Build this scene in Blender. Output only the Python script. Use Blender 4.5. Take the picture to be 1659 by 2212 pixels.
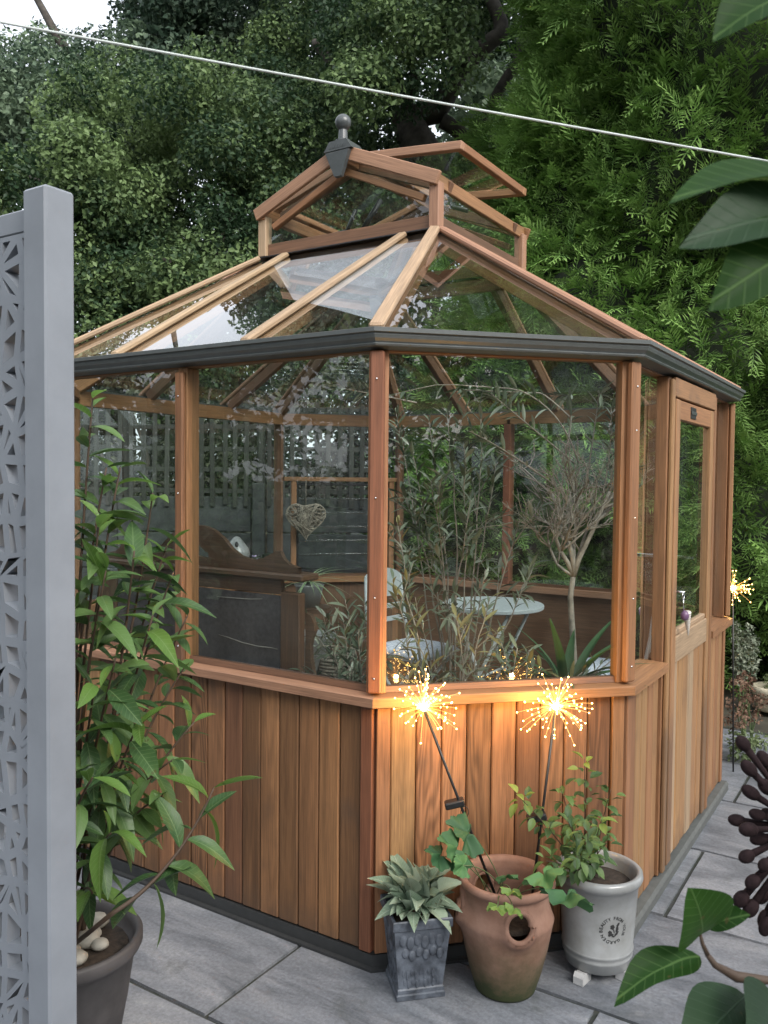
import bpy, bmesh, math, random
import numpy as np
from mathutils import Vector, Matrix, noise

S = bpy.context.scene
for o in list(bpy.data.objects):
    bpy.data.objects.remove(o)

# ------------------------------------------------------------------ camera
CP = Vector((1.38131, -2.12723, 1.45518))
R_ = Vector((0.84309228, 0.53767777, 0.00990032))
U_ = Vector((-0.02895445, 0.02700264, 0.99921594))
F_ = Vector((-0.53698887, 0.84271791, -0.03833388))
cam = bpy.data.cameras.new('camera')
cam.sensor_fit = 'HORIZONTAL'
cam.sensor_width = 36.0
cam.lens = 36.0 * 1820.45 / 1659.0
cam.clip_start = 0.05
cam.clip_end = 1500
cam.dof.use_dof = True
cam.dof.focus_distance = 2.9
cam.dof.aperture_fstop = 16
co = bpy.data.objects.new('camera', cam)
co.matrix_world = Matrix(((R_.x, U_.x, -F_.x, CP.x), (R_.y, U_.y, -F_.y, CP.y), (R_.z, U_.z, -F_.z, CP.z), (0, 0, 0, 1)))
S.collection.objects.link(co)
S.camera = co

# ------------------------------------------------------------------ sky, sun, exposure
SUN_EL, SUN_AZ = math.radians(38), math.radians(112)
w = bpy.data.worlds.new('World')
S.world = w
w.use_nodes = True
nt = w.node_tree
nt.nodes.clear()
sky = nt.nodes.new('ShaderNodeTexSky')
sky.sky_type = 'NISHITA'
sky.sun_disc = False
sky.sun_elevation = SUN_EL
sky.sun_rotation = SUN_AZ
sky.air_density = 1.0
sky.dust_density = 4.0
sky.ozone_density = 1.0
hs = nt.nodes.new('ShaderNodeHueSaturation')
hs.inputs['Saturation'].default_value = 0.42
bg = nt.nodes.new('ShaderNodeBackground')
bg.inputs['Strength'].default_value = 0.15
wo = nt.nodes.new('ShaderNodeOutputWorld')
nt.links.new(sky.outputs[0], hs.inputs['Color'])
mxw = nt.nodes.new('ShaderNodeMix')
mxw.data_type = 'RGBA'
mxw.inputs[0].default_value = 0.6
mxw.inputs[7].default_value = (5.4, 5.7, 6.1, 1)      # even cloud layer
nt.links.new(hs.outputs[0], mxw.inputs[6])
nt.links.new(mxw.outputs[2], bg.inputs['Color'])
nt.links.new(bg.outputs[0], wo.inputs['Surface'])
sl = bpy.data.lights.new('sun', 'SUN')
sl.energy = 1.5
sl.angle = math.radians(35)
sl.color = (1.0, 0.96, 0.9)
so = bpy.data.objects.new('sun', sl)
_d = Vector((math.sin(SUN_AZ) * math.cos(SUN_EL), math.cos(SUN_AZ) * math.cos(SUN_EL), math.sin(SUN_EL)))
so.matrix_world = _d.to_track_quat('Z', 'Y').to_matrix().to_4x4()
S.collection.objects.link(so)
S.view_settings.view_transform = 'Standard'
S.view_settings.look = 'None'
S.view_settings.exposure = 1.12
S.view_settings.gamma = 1.0
S.view_settings.use_curve_mapping = False
S.render.engine = 'CYCLES'
cy = S.cycles
cy.use_denoising = True
cy.max_bounces = 8
cy.diffuse_bounces = 3
cy.glossy_bounces = 4
cy.transmission_bounces = 4
cy.transparent_max_bounces = 32
cy.caustics_reflective = False
cy.caustics_refractive = False

# ------------------------------------------------------------------ helpers
rng = random.Random(7)
NP = np.random.RandomState(11)


def at(px, py, d):
    """point d metres ahead along the view axis, seen at photo position px, py (1659 wide)"""
    return CP + d * (F_ + (px - 829.5) / 1820.45 * R_ + (1106 - py) / 1820.45 * U_)


WM = {}


def link(o, parent=None, M=None):
    M = M or Matrix.Identity(4)
    S.collection.objects.link(o)
    if parent is not None:
        o.parent = parent
        o.matrix_parent_inverse = WM[parent.name].inverted()
    o.matrix_basis = M
    WM[o.name] = M.copy()
    return o


def thing(name, label, cat, loc=(0, 0, 0), group=None, rz=0.0):
    o = bpy.data.objects.new(name, None)
    o.empty_display_size = 0.1
    o['label'] = label
    o['category'] = cat
    if group:
        o['group'] = group
    return link(o, None, Matrix.Translation(loc) @ Matrix.Rotation(rz, 4, 'Z'))


def tag(o, label, cat, group=None):
    o['label'] = label
    o['category'] = cat
    if group:
        o['group'] = group
    return o


def part(name, me, mat, parent=None, M=None, kind=None, label=None):
    if not me.materials:
        me.materials.append(mat)
    o = bpy.data.objects.new(name, me)
    if kind:
        o['kind'] = kind
    if label:
        o['label'] = label
    return link(o, parent, M)


def copy_tree(src, M, label, group=None):
    c = src.copy()
    S.collection.objects.link(c)
    c.matrix_basis = M
    c['label'] = label
    if group:
        c['group'] = group

    def rec(a, b):
        for ch in list(a.children):
            d = ch.copy()
            S.collection.objects.link(d)
            d.parent = b
            rec(ch, d)
    rec(src, c)
    return c


def mk(verts, faces, smooth=False, name='mesh'):
    me = bpy.data.meshes.new(name)
    me.from_pydata([tuple(v) for v in verts], [], faces)
    if smooth:
        me.polygons.foreach_set('use_smooth', [True] * len(me.polygons))
    me.update()
    return me


_bc = {}


def boxmesh(l, w_, h, bev=0.002, key=''):
    k = (round(l, 4), round(w_, 4), round(h, 4), bev, key)
    if k in _bc:
        return _bc[k]
    bm = bmesh.new()
    bmesh.ops.create_cube(bm, size=1)
    for v in bm.verts:
        v.co.x *= l
        v.co.y *= w_
        v.co.z *= h
    b = min(bev, 0.3 * min(l, w_, h))
    if b > 0:
        bmesh.ops.bevel(bm, geom=bm.edges[:], offset=b, segments=1, affect='EDGES')
    me = bpy.data.meshes.new('box')
    bm.to_mesh(me)
    bm.free()
    _bc[k] = me
    return me


def frame(x, z, loc):
    """matrix with local X along x and local Z near z"""
    x = Vector(x).normalized()
    z = Vector(z)
    y = z.cross(x).normalized()
    z = x.cross(y)
    return Matrix(((x.x, y.x, z.x, loc[0]), (x.y, y.y, z.y, loc[1]), (x.z, y.z, z.z, loc[2]), (0, 0, 0, 1)))


def beam(name, p0, p1, w_, h, up, mat, parent=None, bev=0.002, **k):
    p0, p1 = Vector(p0), Vector(p1)
    me = boxmesh((p1 - p0).length, w_, h, bev, mat.name)
    return part(name, me, mat, parent, frame(p1 - p0, up, (p0 + p1) / 2), **k)


def tube_vf(pts, rad, n=8, cap=True):
    pts = [Vector(p) for p in pts]
    if not hasattr(rad, '__len__'):
        rad = [rad] * len(pts)
    V, Fc = [], []
    t0 = (pts[1] - pts[0]).normalized()
    a = Vector((0, 0, 1)) if abs(t0.z) < 0.9 else Vector((1, 0, 0))
    s = t0.cross(a).normalized()
    for i, p in enumerate(pts):
        t = (pts[min(i + 1, len(pts) - 1)] - pts[max(i - 1, 0)]).normalized()
        s = (s - t * s.dot(t)).normalized()
        b = t.cross(s)
        for j in range(n):
            an = 2 * math.pi * j / n
            V.append(p + (s * math.cos(an) + b * math.sin(an)) * rad[i])
    for i in range(len(pts) - 1):
        for j in range(n):
            Fc.append((i * n + j, i * n + (j + 1) % n, (i + 1) * n + (j + 1) % n, (i + 1) * n + j))
    if cap:
        Fc.append(tuple(range(n))[::-1])
        m = (len(pts) - 1) * n
        Fc.append(tuple(range(m, m + n)))
    return V, Fc


def join_vf(lst):
    V, Fc = [], []
    for v, f in lst:
        o = len(V)
        V += list(v)
        Fc += [tuple(i + o for i in q) for q in f]
    return V, Fc


def tube(pts, rad, n=8, smooth=True):
    v, f = tube_vf(pts, rad, n)
    return mk(v, f, smooth)


def lathe(prof, n=32, closed_top=False):
    V, Fc = [], []
    for r, z in prof:
        for j in range(n):
            a = 2 * math.pi * j / n
            V.append((r * math.cos(a), r * math.sin(a), z))
    m = len(prof)
    for i in range(m - 1):
        for j in range(n):
            Fc.append((i * n + j, i * n + (j + 1) % n, (i + 1) * n + (j + 1) % n, (i + 1) * n + j))
    Fc.append(tuple(range(n))[::-1])
    Fc.append(tuple(range((m - 1) * n, m * n)))
    return V, Fc


def sphere_vf(c, r, nu=8, nv=6, sq=1.0):
    c = Vector(c)
    V = [c + Vector((0, 0, r * sq))]
    for i in range(1, nv):
        th = math.pi * i / nv
        for j in range(nu):
            a = 2 * math.pi * j / nu
            V.append(c + Vector((r * math.sin(th) * math.cos(a), r * math.sin(th) * math.sin(a), r * sq * math.cos(th))))
    V.append(c - Vector((0, 0, r * sq)))
    Fc = [(0, 1 + j, 1 + (j + 1) % nu) for j in range(nu)]
    for i in range(nv - 2):
        for j in range(nu):
            a = 1 + i * nu
            Fc.append((a + j, a + nu + j, a + nu + (j + 1) % nu, a + (j + 1) % nu))
    L = len(V) - 1
    a = 1 + (nv - 2) * nu
    Fc += [(L, a + (j + 1) % nu, a + j) for j in range(nu)]
    return V, Fc


def slab_poly(pts, n, th):
    """a plate: 3D polygon pts thickened by th along -n"""
    pts = [Vector(p) for p in pts]
    n = Vector(n).normalized()
    k = len(pts)
    V = pts + [p - n * th for p in pts]
    Fc = [tuple(range(k)), tuple(range(k, 2 * k))[::-1]]
    for i in range(k):
        Fc.append((i, k + i, k + (i + 1) % k, (i + 1) % k))
    me = mk(V, Fc)
    bm = bmesh.new()
    bm.from_mesh(me)
    bmesh.ops.recalc_face_normals(bm, faces=bm.faces)
    bm.to_mesh(me)
    bm.free()
    return me


# ------------------------------------------------------------------ materials
def newmat(name):
    m = bpy.data.materials.new(name)
    m.use_nodes = True
    nt = m.node_tree
    b = nt.nodes['Principled BSDF']
    return m, nt, b


def N(nt, t, **k):
    n = nt.nodes.new(t)
    for a, v in k.items():
        if a in n.inputs:
            n.inputs[a].default_value = v
        else:
            setattr(n, a, v)
    return n


def rgb(c):
    return (c[0], c[1], c[2], 1)


def wood(name, c, dark=0.45, rough=0.6, vary=0.3, grey=0.0, fig=1.0, knot=False):
    m, nt, b = newmat(name)
    L = nt.links.new
    tc = N(nt, 'ShaderNodeTexCoord')
    oi = N(nt, 'ShaderNodeObjectInfo')
    sc = N(nt, 'ShaderNodeVectorMath', operation='SCALE')
    sc.inputs[0].default_value = (37, 91, 53)
    L(oi.outputs['Random'], sc.inputs['Scale'])
    ad = N(nt, 'ShaderNodeVectorMath', operation='ADD')
    L(tc.outputs['Object'], ad.inputs[0])
    L(sc.outputs[0], ad.inputs[1])
    mp = N(nt, 'ShaderNodeMapping')
    mp.inputs['Scale'].default_value = (2.0, 34, 34)
    L(ad.outputs[0], mp.inputs[0])
    n1 = N(nt, 'ShaderNodeTexNoise', Scale=1.0, Detail=5.0, Roughness=0.6, Distortion=0.4)
    L(mp.outputs[0], n1.inputs['Vector'])
    mp2 = N(nt, 'ShaderNodeMapping')
    mp2.inputs['Scale'].default_value = (6.0, 260, 260)
    L(ad.outputs[0], mp2.inputs[0])
    n2 = N(nt, 'ShaderNodeTexNoise', Scale=1.0, Detail=3.0, Roughness=0.7)
    L(mp2.outputs[0], n2.inputs['Vector'])
    # arched growth figure
    mp3 = N(nt, 'ShaderNodeMapping')
    mp3.inputs['Scale'].default_value = (1.0, 9, 9)
    L(ad.outputs[0], mp3.inputs[0])
    n3 = N(nt, 'ShaderNodeTexNoise', Scale=1.1, Detail=2.0, Roughness=0.45)
    L(mp3.outputs[0], n3.inputs['Vector'])
    rg = N(nt, 'ShaderNodeMath', operation='MULTIPLY')
    L(n3.outputs[0], rg.inputs[0])
    rg.inputs[1].default_value = 95.0
    sn = N(nt, 'ShaderNodeMath', operation='SINE')
    L(rg.outputs[0], sn.inputs[0])
    sm = N(nt, 'ShaderNodeMapRange')
    sm.inputs[1].default_value = -1
    sm.inputs[2].default_value = 1
    L(sn.outputs[0], sm.inputs[0])
    mixa = N(nt, 'ShaderNodeMix', data_type='FLOAT')
    gt = N(nt, 'ShaderNodeMapRange')
    gt.inputs[1].default_value = 0.35
    gt.inputs[2].default_value = 1.0
    gt.inputs[3].default_value = 0.0
    gt.inputs[4].default_value = 0.45 * fig
    L(oi.outputs['Random'], gt.inputs[0])
    L(gt.outputs[0], mixa.inputs[0])
    L(n1.outputs[0], mixa.inputs[2])
    L(sm.outputs[0], mixa.inputs[3])
    cr = N(nt, 'ShaderNodeValToRGB')
    cr.color_ramp.elements[0].position = 0.28
    cr.color_ramp.elements[1].position = 0.72
    dk = [x * dark for x in c]
    cr.color_ramp.elements[0].color = rgb(dk)
    cr.color_ramp.elements[1].color = rgb(c)
    L(mixa.outputs[0], cr.inputs[0])
    # fine streaks
    st = N(nt, 'ShaderNodeMapRange')
    st.inputs[1].default_value = 0.3
    st.inputs[2].default_value = 0.7
    st.inputs[3].default_value = 0.66
    st.inputs[4].default_value = 1.18
    L(n2.outputs[0], st.inputs[0])
    ml = N(nt, 'ShaderNodeVectorMath', operation='SCALE')
    L(cr.outputs[0], ml.inputs[0])
    L(st.outputs[0], ml.inputs['Scale'])
    # per board tone
    h = N(nt, 'ShaderNodeHueSaturation')
    L(ml.outputs[0], h.inputs['Color'])
    rr = N(nt, 'ShaderNodeMath', operation='MULTIPLY')
    L(oi.outputs['Random'], rr.inputs[0])
    rr.inputs[1].default_value = 7.31
    fr = N(nt, 'ShaderNodeMath', operation='FRACT')
    L(rr.outputs[0], fr.inputs[0])
    mv = N(nt, 'ShaderNodeMapRange')
    mv.inputs[3].default_value = 1 - vary
    mv.inputs[4].default_value = 1 + vary * 0.9
    L(fr.outputs[0], mv.inputs[0])
    L(mv.outputs[0], h.inputs['Value'])
    mh = N(nt, 'ShaderNodeMapRange')
    mh.inputs[3].default_value = 0.497
    mh.inputs[4].default_value = 0.506
    rr2 = N(nt, 'ShaderNodeMath', operation='MULTIPLY')
    L(oi.outputs['Random'], rr2.inputs[0])
    rr2.inputs[1].default_value = 13.7
    fr2 = N(nt, 'ShaderNodeMath', operation='FRACT')
    L(rr2.outputs[0], fr2.inputs[0])
    L(fr2.outputs[0], mh.inputs[0])
    L(mh.outputs[0], h.inputs['Hue'])
    outc = h.outputs[0]
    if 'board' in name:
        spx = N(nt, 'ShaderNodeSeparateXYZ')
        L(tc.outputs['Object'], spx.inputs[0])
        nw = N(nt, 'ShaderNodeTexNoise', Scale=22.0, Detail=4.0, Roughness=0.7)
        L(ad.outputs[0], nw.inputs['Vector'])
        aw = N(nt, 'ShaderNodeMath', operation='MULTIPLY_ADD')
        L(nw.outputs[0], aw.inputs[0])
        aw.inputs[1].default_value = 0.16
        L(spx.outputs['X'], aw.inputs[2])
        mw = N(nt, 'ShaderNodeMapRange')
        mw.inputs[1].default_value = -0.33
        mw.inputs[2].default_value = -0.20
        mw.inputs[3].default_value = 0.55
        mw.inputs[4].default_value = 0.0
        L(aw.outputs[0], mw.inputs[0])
        # blotchy resin and water stains
        nb = N(nt, 'ShaderNodeTexNoise', Scale=5.0, Detail=3.0)
        L(ad.outputs[0], nb.inputs['Vector'])
        mb = N(nt, 'ShaderNodeMapRange')
        mb.inputs[1].default_value = 0.56
        mb.inputs[2].default_value = 0.72
        mb.inputs[3].default_value = 0.0
        mb.inputs[4].default_value = 0.45
        L(nb.outputs[0], mb.inputs[0])
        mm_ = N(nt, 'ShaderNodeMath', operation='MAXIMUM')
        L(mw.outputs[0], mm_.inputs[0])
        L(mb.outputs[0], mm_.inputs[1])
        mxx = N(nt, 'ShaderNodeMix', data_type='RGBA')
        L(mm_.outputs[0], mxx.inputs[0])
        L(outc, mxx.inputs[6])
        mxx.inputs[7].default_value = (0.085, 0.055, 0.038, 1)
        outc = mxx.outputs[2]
    L(outc, b.inputs['Base Color'])
    b.inputs['Roughness'].default_value = rough
    bp = N(nt, 'ShaderNodeBump', Strength=0.25, Distance=0.002)
    L(mixa.outputs[0], bp.inputs['Height'])
    L(bp.outputs[0], b.inputs['Normal'])
    return m


def plain(name, c, rough=0.5, metal=0.0, nscale=30.0, amt=0.15, bump=0.0, c2=None, spec=0.5, coat=0.0, detail=4.0):
    m, nt, b = newmat(name)
    L = nt.links.new
    tc = N(nt, 'ShaderNodeTexCoord')
    n = N(nt, 'ShaderNodeTexNoise', Scale=nscale, Detail=detail, Roughness=0.6)
    L(tc.outputs['Object'], n.inputs['Vector'])
    cr = N(nt, 'ShaderNodeValToRGB')
    cr.color_ramp.elements[0].position = 0.3
    cr.color_ramp.elements[1].position = 0.7
    cr.color_ramp.elements[0].color = rgb([x * (1 - amt) for x in (c2 or c)])
    cr.color_ramp.elements[1].color = rgb([min(1, x * (1 + amt)) for x in c])
    L(n.outputs[0], cr.inputs[0])
    L(cr.outputs[0], b.inputs['Base Color'])
    b.inputs['Roughness'].default_value = rough
    b.inputs['Metallic'].default_value = metal
    b.inputs['Specular IOR Level'].default_value = spec
    b.inputs['Coat Weight'].default_value = coat
    if bump:
        bp = N(nt, 'ShaderNodeBump', Strength=bump, Distance=0.004)
        L(n.outputs[0], bp.inputs['Height'])
        L(bp.outputs[0], b.inputs['Normal'])
    return m


def leafmat(name, c, c2, attr=None, trans=0.3, rough=0.45, tip=None, spec=0.4, nscale=3.0, vein=None):
    """leaf colour between c and c2 per leaf; attr = point attribute with the per-leaf value"""
    m, nt, b = newmat(name)
    L = nt.links.new
    if attr:
        src = N(nt, 'ShaderNodeAttribute', attribute_name='rnd')
        val = src.outputs['Fac']
    else:
        src = N(nt, 'ShaderNodeObjectInfo')
        val = src.outputs['Random']
    tc = N(nt, 'ShaderNodeTexCoord')
    n = N(nt, 'ShaderNodeTexNoise', Scale=nscale, Detail=2.0)
    L(tc.outputs['Object'], n.inputs['Vector'])
    ad = N(nt, 'ShaderNodeMath', operation='ADD')
    L(val, ad.inputs[0])
    L(n.outputs[0], ad.inputs[1])
    cr = N(nt, 'ShaderNodeValToRGB')
    cr.color_ramp.elements[0].position = 0.45
    cr.color_ramp.elements[1].position = 1.35 / 1.6
    cr.color_ramp.elements[0].color = rgb(c)
    cr.color_ramp.elements[1].color = rgb(c2)
    hf = N(nt, 'ShaderNodeMath', operation='MULTIPLY')
    L(ad.outputs[0], hf.inputs[0])
    hf.inputs[1].default_value = 0.66
    L(hf.outputs[0], cr.inputs[0])
    col = cr.outputs[0]
    if tip:
        ta = N(nt, 'ShaderNodeAttribute', attribute_name='tip')
        mx = N(nt, 'ShaderNodeMix', data_type='RGBA')
        L(ta.outputs['Fac'], mx.inputs[0])
        L(col, mx.inputs[6])
        mx.inputs[7].default_value = rgb(tip)
        col = mx.outputs[2]
    if vein:      # (half width of the midrib, side veins per metre, colour)
        vw, vf_, vc = vein
        sp = N(nt, 'ShaderNodeSeparateXYZ')
        L(tc.outputs['Object'], sp.inputs[0])
        ay = N(nt, 'ShaderNodeMath', operation='ABSOLUTE')
        L(sp.outputs['Y'], ay.inputs[0])
        mr_ = N(nt, 'ShaderNodeMapRange')
        mr_.inputs[1].default_value = vw * 0.5
        mr_.inputs[2].default_value = vw * 1.3
        mr_.inputs[3].default_value = 0.75
        mr_.inputs[4].default_value = 0.0
        L(ay.outputs[0], mr_.inputs[0])
        sx_ = N(nt, 'ShaderNodeMath', operation='MULTIPLY_ADD')
        L(ay.outputs[0], sx_.inputs[0])
        sx_.inputs[1].default_value = -1.1
        L(sp.outputs['X'], sx_.inputs[2])
        fx_ = N(nt, 'ShaderNodeMath', operation='MULTIPLY')
        L(sx_.outputs[0], fx_.inputs[0])
        fx_.inputs[1].default_value = vf_ * 6.2832
        sn_ = N(nt, 'ShaderNodeMath', operation='SINE')
        L(fx_.outputs[0], sn_.inputs[0])
        ms_ = N(nt, 'ShaderNodeMapRange')
        ms_.inputs[1].default_value = 0.90
        ms_.inputs[2].default_value = 1.0
        ms_.inputs[3].default_value = 0.0
        ms_.inputs[4].default_value = 0.45
        L(sn_.outputs[0], ms_.inputs[0])
        mv_ = N(nt, 'ShaderNodeMath', operation='MAXIMUM')
        L(mr_.outputs[0], mv_.inputs[0])
        L(ms_.outputs[0], mv_.inputs[1])
        mx_ = N(nt, 'ShaderNodeMix', data_type='RGBA')
        L(mv_.outputs[0], mx_.inputs[0])
        L(col, mx_.inputs[6])
        mx_.inputs[7].default_value = rgb(vc)
        # brown blemishes
        nb = N(nt, 'ShaderNodeTexNoise', Scale=55.0, Detail=2.0)
        L(tc.outputs['Object'], nb.inputs['Vector'])
        mb = N(nt, 'ShaderNodeMapRange')
        mb.inputs[1].default_value = 0.69
        mb.inputs[2].default_value = 0.74
        mb.inputs[3].default_value = 0.0
        mb.inputs[4].default_value = 0.6
        L(nb.outputs[0], mb.inputs[0])
        my_ = N(nt, 'ShaderNodeMix', data_type='RGBA')
        L(mb.outputs[0], my_.inputs[0])
        L(mx_.outputs[2], my_.inputs[6])
        my_.inputs[7].default_value = (0.10, 0.075, 0.03, 1)
        col = my_.outputs[2]
        bpv = N(nt, 'ShaderNodeBump', Strength=0.4, Distance=0.0015)
        L(mv_.outputs[0], bpv.inputs['Height'])
        L(bpv.outputs[0], b.inputs['Normal'])
    L(col, b.inputs['Base Color'])
    b.inputs['Roughness'].default_value = rough
    b.inputs['Specular IOR Level'].default_value = spec
    tr = N(nt, 'ShaderNodeBsdfTranslucent')
    L(col, tr.inputs['Color'])
    ms = N(nt, 'ShaderNodeMixShader')
    ms.inputs[0].default_value = trans
    L(b.outputs[0], ms.inputs[1])
    L(tr.outputs[0], ms.inputs[2])
    L(ms.outputs[0], nt.nodes['Material Output'].inputs['Surface'])
    return m


def glassmat(name, tint=(0.93, 0.96, 0.95), k=1.0):
    """thin pane: clear, with Fresnel reflection at its outer faces"""
    m, nt, b = newmat(name)
    nt.nodes.remove(b)
    L = nt.links.new
    tr = N(nt, 'ShaderNodeBsdfTransparent')
    tr.inputs[0].default_value = rgb(tint)
    gl = N(nt, 'ShaderNodeBsdfGlossy')
    gl.inputs['Roughness'].default_value = 0.0
    gl.inputs['Color'].default_value = (1, 1, 1, 1)
    fr = N(nt, 'ShaderNodeFresnel', IOR=1.5)
    ge = N(nt, 'ShaderNodeNewGeometry')
    inv = N(nt, 'ShaderNodeMath', operation='SUBTRACT')
    inv.inputs[0].default_value = 1.0
    L(ge.outputs['Backfacing'], inv.inputs[1])
    mu = N(nt, 'ShaderNodeMath', operation='MULTIPLY')
    L(fr.outputs[0], mu.inputs[0])
    L(inv.outputs[0], mu.inputs[1])
    mu2 = N(nt, 'ShaderNodeMath', operation='MULTIPLY')
    mu2.use_clamp = True
    L(mu.outputs[0], mu2.inputs[0])
    mu2.inputs[1].default_value = 1.7 * k
    tcn = N(nt, 'ShaderNodeTexCoord')
    nn = N(nt, 'ShaderNodeTexNoise', Scale=2.2, Detail=1.0)
    L(tcn.outputs['Object'], nn.inputs['Vector'])
    bp = N(nt, 'ShaderNodeBump', Strength=0.05, Distance=0.01)
    L(nn.outputs[0], bp.inputs['Height'])
    L(bp.outputs[0], gl.inputs['Normal'])
    ms = N(nt, 'ShaderNodeMixShader')
    L(mu2.outputs[0], ms.inputs[0])
    L(tr.outputs[0], ms.inputs[1])
    L(gl.outputs[0], ms.inputs[2])
    # thin uneven film of dust and dried rain
    df = N(nt, 'ShaderNodeBsdfDiffuse')
    df.inputs[0].default_value = (0.55, 0.56, 0.54, 1)
    nd = N(nt, 'ShaderNodeTexNoise', Scale=3.5, Detail=7.0, Roughness=0.7)
    L(tcn.outputs['Object'], nd.inputs['Vector'])
    md = N(nt, 'ShaderNodeMapRange')
    md.inputs[1].default_value = 0.42
    md.inputs[2].default_value = 0.78
    md.inputs[3].default_value = 0.0
    md.inputs[4].default_value = 0.022
    L(nd.outputs[0], md.inputs[0])
    m2 = N(nt, 'ShaderNodeMixShader')
    L(md.outputs[0], m2.inputs[0])
    L(ms.outputs[0], m2.inputs[1])
    L(df.outputs[0], m2.inputs[2])
    L(m2.outputs[0], nt.nodes['Material Output'].inputs['Surface'])
    return m


def emis(name, c, s):
    m, nt, b = newmat(name)
    b.inputs['Base Color'].default_value = rgb(c)
    b.inputs['Emission Color'].default_value = rgb(c)
    b.inputs['Emission Strength'].default_value = s
    return m


M_board = wood('cedar_board', (0.35, 0.165, 0.076), dark=0.5, vary=0.42, fig=1.0)
M_boardp = wood('cedar_board_pale', (0.40, 0.215, 0.098), dark=0.72, vary=0.12, fig=0.3)
M_boardd = wood('cedar_board_dark', (0.22, 0.10, 0.05), dark=0.5, vary=0.15, fig=0.4)
M_cedar = wood('cedar_trim', (0.34, 0.165, 0.076), dark=0.68, vary=0.14, fig=0.4)
M_red = wood('cedar_red', (0.25, 0.092, 0.05), dark=0.65, vary=0.08, fig=0.4)
M_pale = wood('cedar_bleached', (0.46, 0.32, 0.20), dark=0.75, vary=0.12, fig=0.3)
M_pink = wood('cedar_pink', (0.38, 0.205, 0.125), dark=0.8, vary=0.08, fig=0.2)
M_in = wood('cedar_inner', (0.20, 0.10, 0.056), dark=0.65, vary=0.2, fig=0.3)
M_mahog = wood('old_mahogany', (0.115, 0.062, 0.038), dark=0.6, vary=0.1, fig=0.5, rough=0.45)
M_fence = wood('weathered_fence', (0.05, 0.052, 0.045), dark=0.55, vary=0.3, fig=0.1, rough=0.85)
M_glass = glassmat('pane_glass')
M_gutter = plain('gutter_green_grey', (0.088, 0.098, 0.098), rough=0.38, amt=0.1)
M_plinth = plain('plinth_dark', (0.035, 0.037, 0.038), rough=0.5)
M_plinth2 = plain('plinth_grey', (0.10, 0.105, 0.10), rough=0.7)
M_flash = plain('flashing_black', (0.02, 0.02, 0.022), rough=0.4)
M_finial = plain('finial_grey', (0.07, 0.078, 0.08), rough=0.3)
M_steel = plain('screw_steel', (0.7, 0.7, 0.7), rough=0.2, metal=1.0)
M_chrome = plain('chrome', (0.75, 0.76, 0.78), rough=0.12, metal=1.0)
M_black = plain('black_plastic', (0.012, 0.012, 0.013), rough=0.4)
M_pvc = plain('screen_grey', (0.215, 0.235, 0.265), rough=0.45, nscale=7, amt=0.10, bump=0.15, detail=9.0)
M_mirror_back = plain('mirror_backing', (0.045, 0.04, 0.045), rough=0.8, nscale=60, amt=0.35)

# ------------------------------------------------------------------ greenhouse
LF, LS, CC = 1.6385, 1.6306, 0.5896
ZS = 0.804
ZE = 1.885
T8 = math.tan(math.pi / 8)


def octo(o=0.0):
    k = o * T8
    return [Vector((-LF - k, -o)), Vector((k, -o)), Vector((CC + o, CC - k)), Vector((CC + o, CC + LS + k)),
            Vector((k, 2 * CC + LS + o)), Vector((-LF - k, 2 * CC + LS + o)), Vector((-LF - CC - o, CC + LS + k)), Vector((-LF - CC - o, CC - k))]


V0 = octo()
NAMES = ['front', 'cut', 'side', 'cut', 'front', 'cut', 'side', 'cut']
FR = []
for i in range(8):
    a, b_ = V0[i], V0[(i + 1) % 8]
    d = (b_ - a)
    L_ = d.length
    d.normalize()
    FR.append((a, Vector((d.x, d.y, 0)), Vector((d.y, -d.x, 0)), L_))

GH = thing('greenhouse', 'eight sided red cedar greenhouse with glazed lantern roof standing on grey paving', 'greenhouse', (-LF / 2, CC + LS / 2, -0.05))


def fp(i, s, o, z):
    a, d, n, L = FR[i]
    return Vector((a.x, a.y, 0)) + d * s + n * o + Vector((0, 0, z))


def fbox(name, i, s0, s1, o0, o1, z0, z1, mat, parent=None, bev=0.002, **k):
    a, d, n, L = FR[i]
    dims = [s1 - s0, o1 - o0, z1 - z0]
    c = fp(i, (s0 + s1) / 2, (o0 + o1) / 2, (z0 + z1) / 2)
    Z = Vector((0, 0, 1))
    if dims[2] >= dims[0]:
        me = boxmesh(dims[2], dims[0], dims[1], bev, mat.name)
        M = frame(Z, n, c)
    else:
        me = boxmesh(dims[0], dims[1], dims[2], bev, mat.name)
        M = frame(d, Z, c)
    return part(name, me, mat, parent or GH, M, **k)


def ring(name, i, prof, mat, parent=None, **k):
    """profile (o, z) swept along face i with mitred ends"""
    a, d, n, L = FR[i]
    V = []
    m = len(prof)
    for e in (0, 1):
        for o, z in prof:
            s = -o * T8 if e == 0 else L + o * T8
            V.append((s - L / 2, -o, z))
    Fc = [tuple(range(m)), tuple(range(m, 2 * m))[::-1]]
    for j in range(m):
        Fc.append((j, m + j, m + (j + 1) % m, (j + 1) % m))
    me = mk(V, Fc)
    bm = bmesh.new()
    bm.from_mesh(me)
    bmesh.ops.recalc_face_normals(bm, faces=bm.faces)
    bm.to_mesh(me)
    bm.free()
    return part(name, me, mat, parent or GH, frame(d, (0, 0, 1), fp(i, L / 2, 0, 0)), **k)


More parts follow.
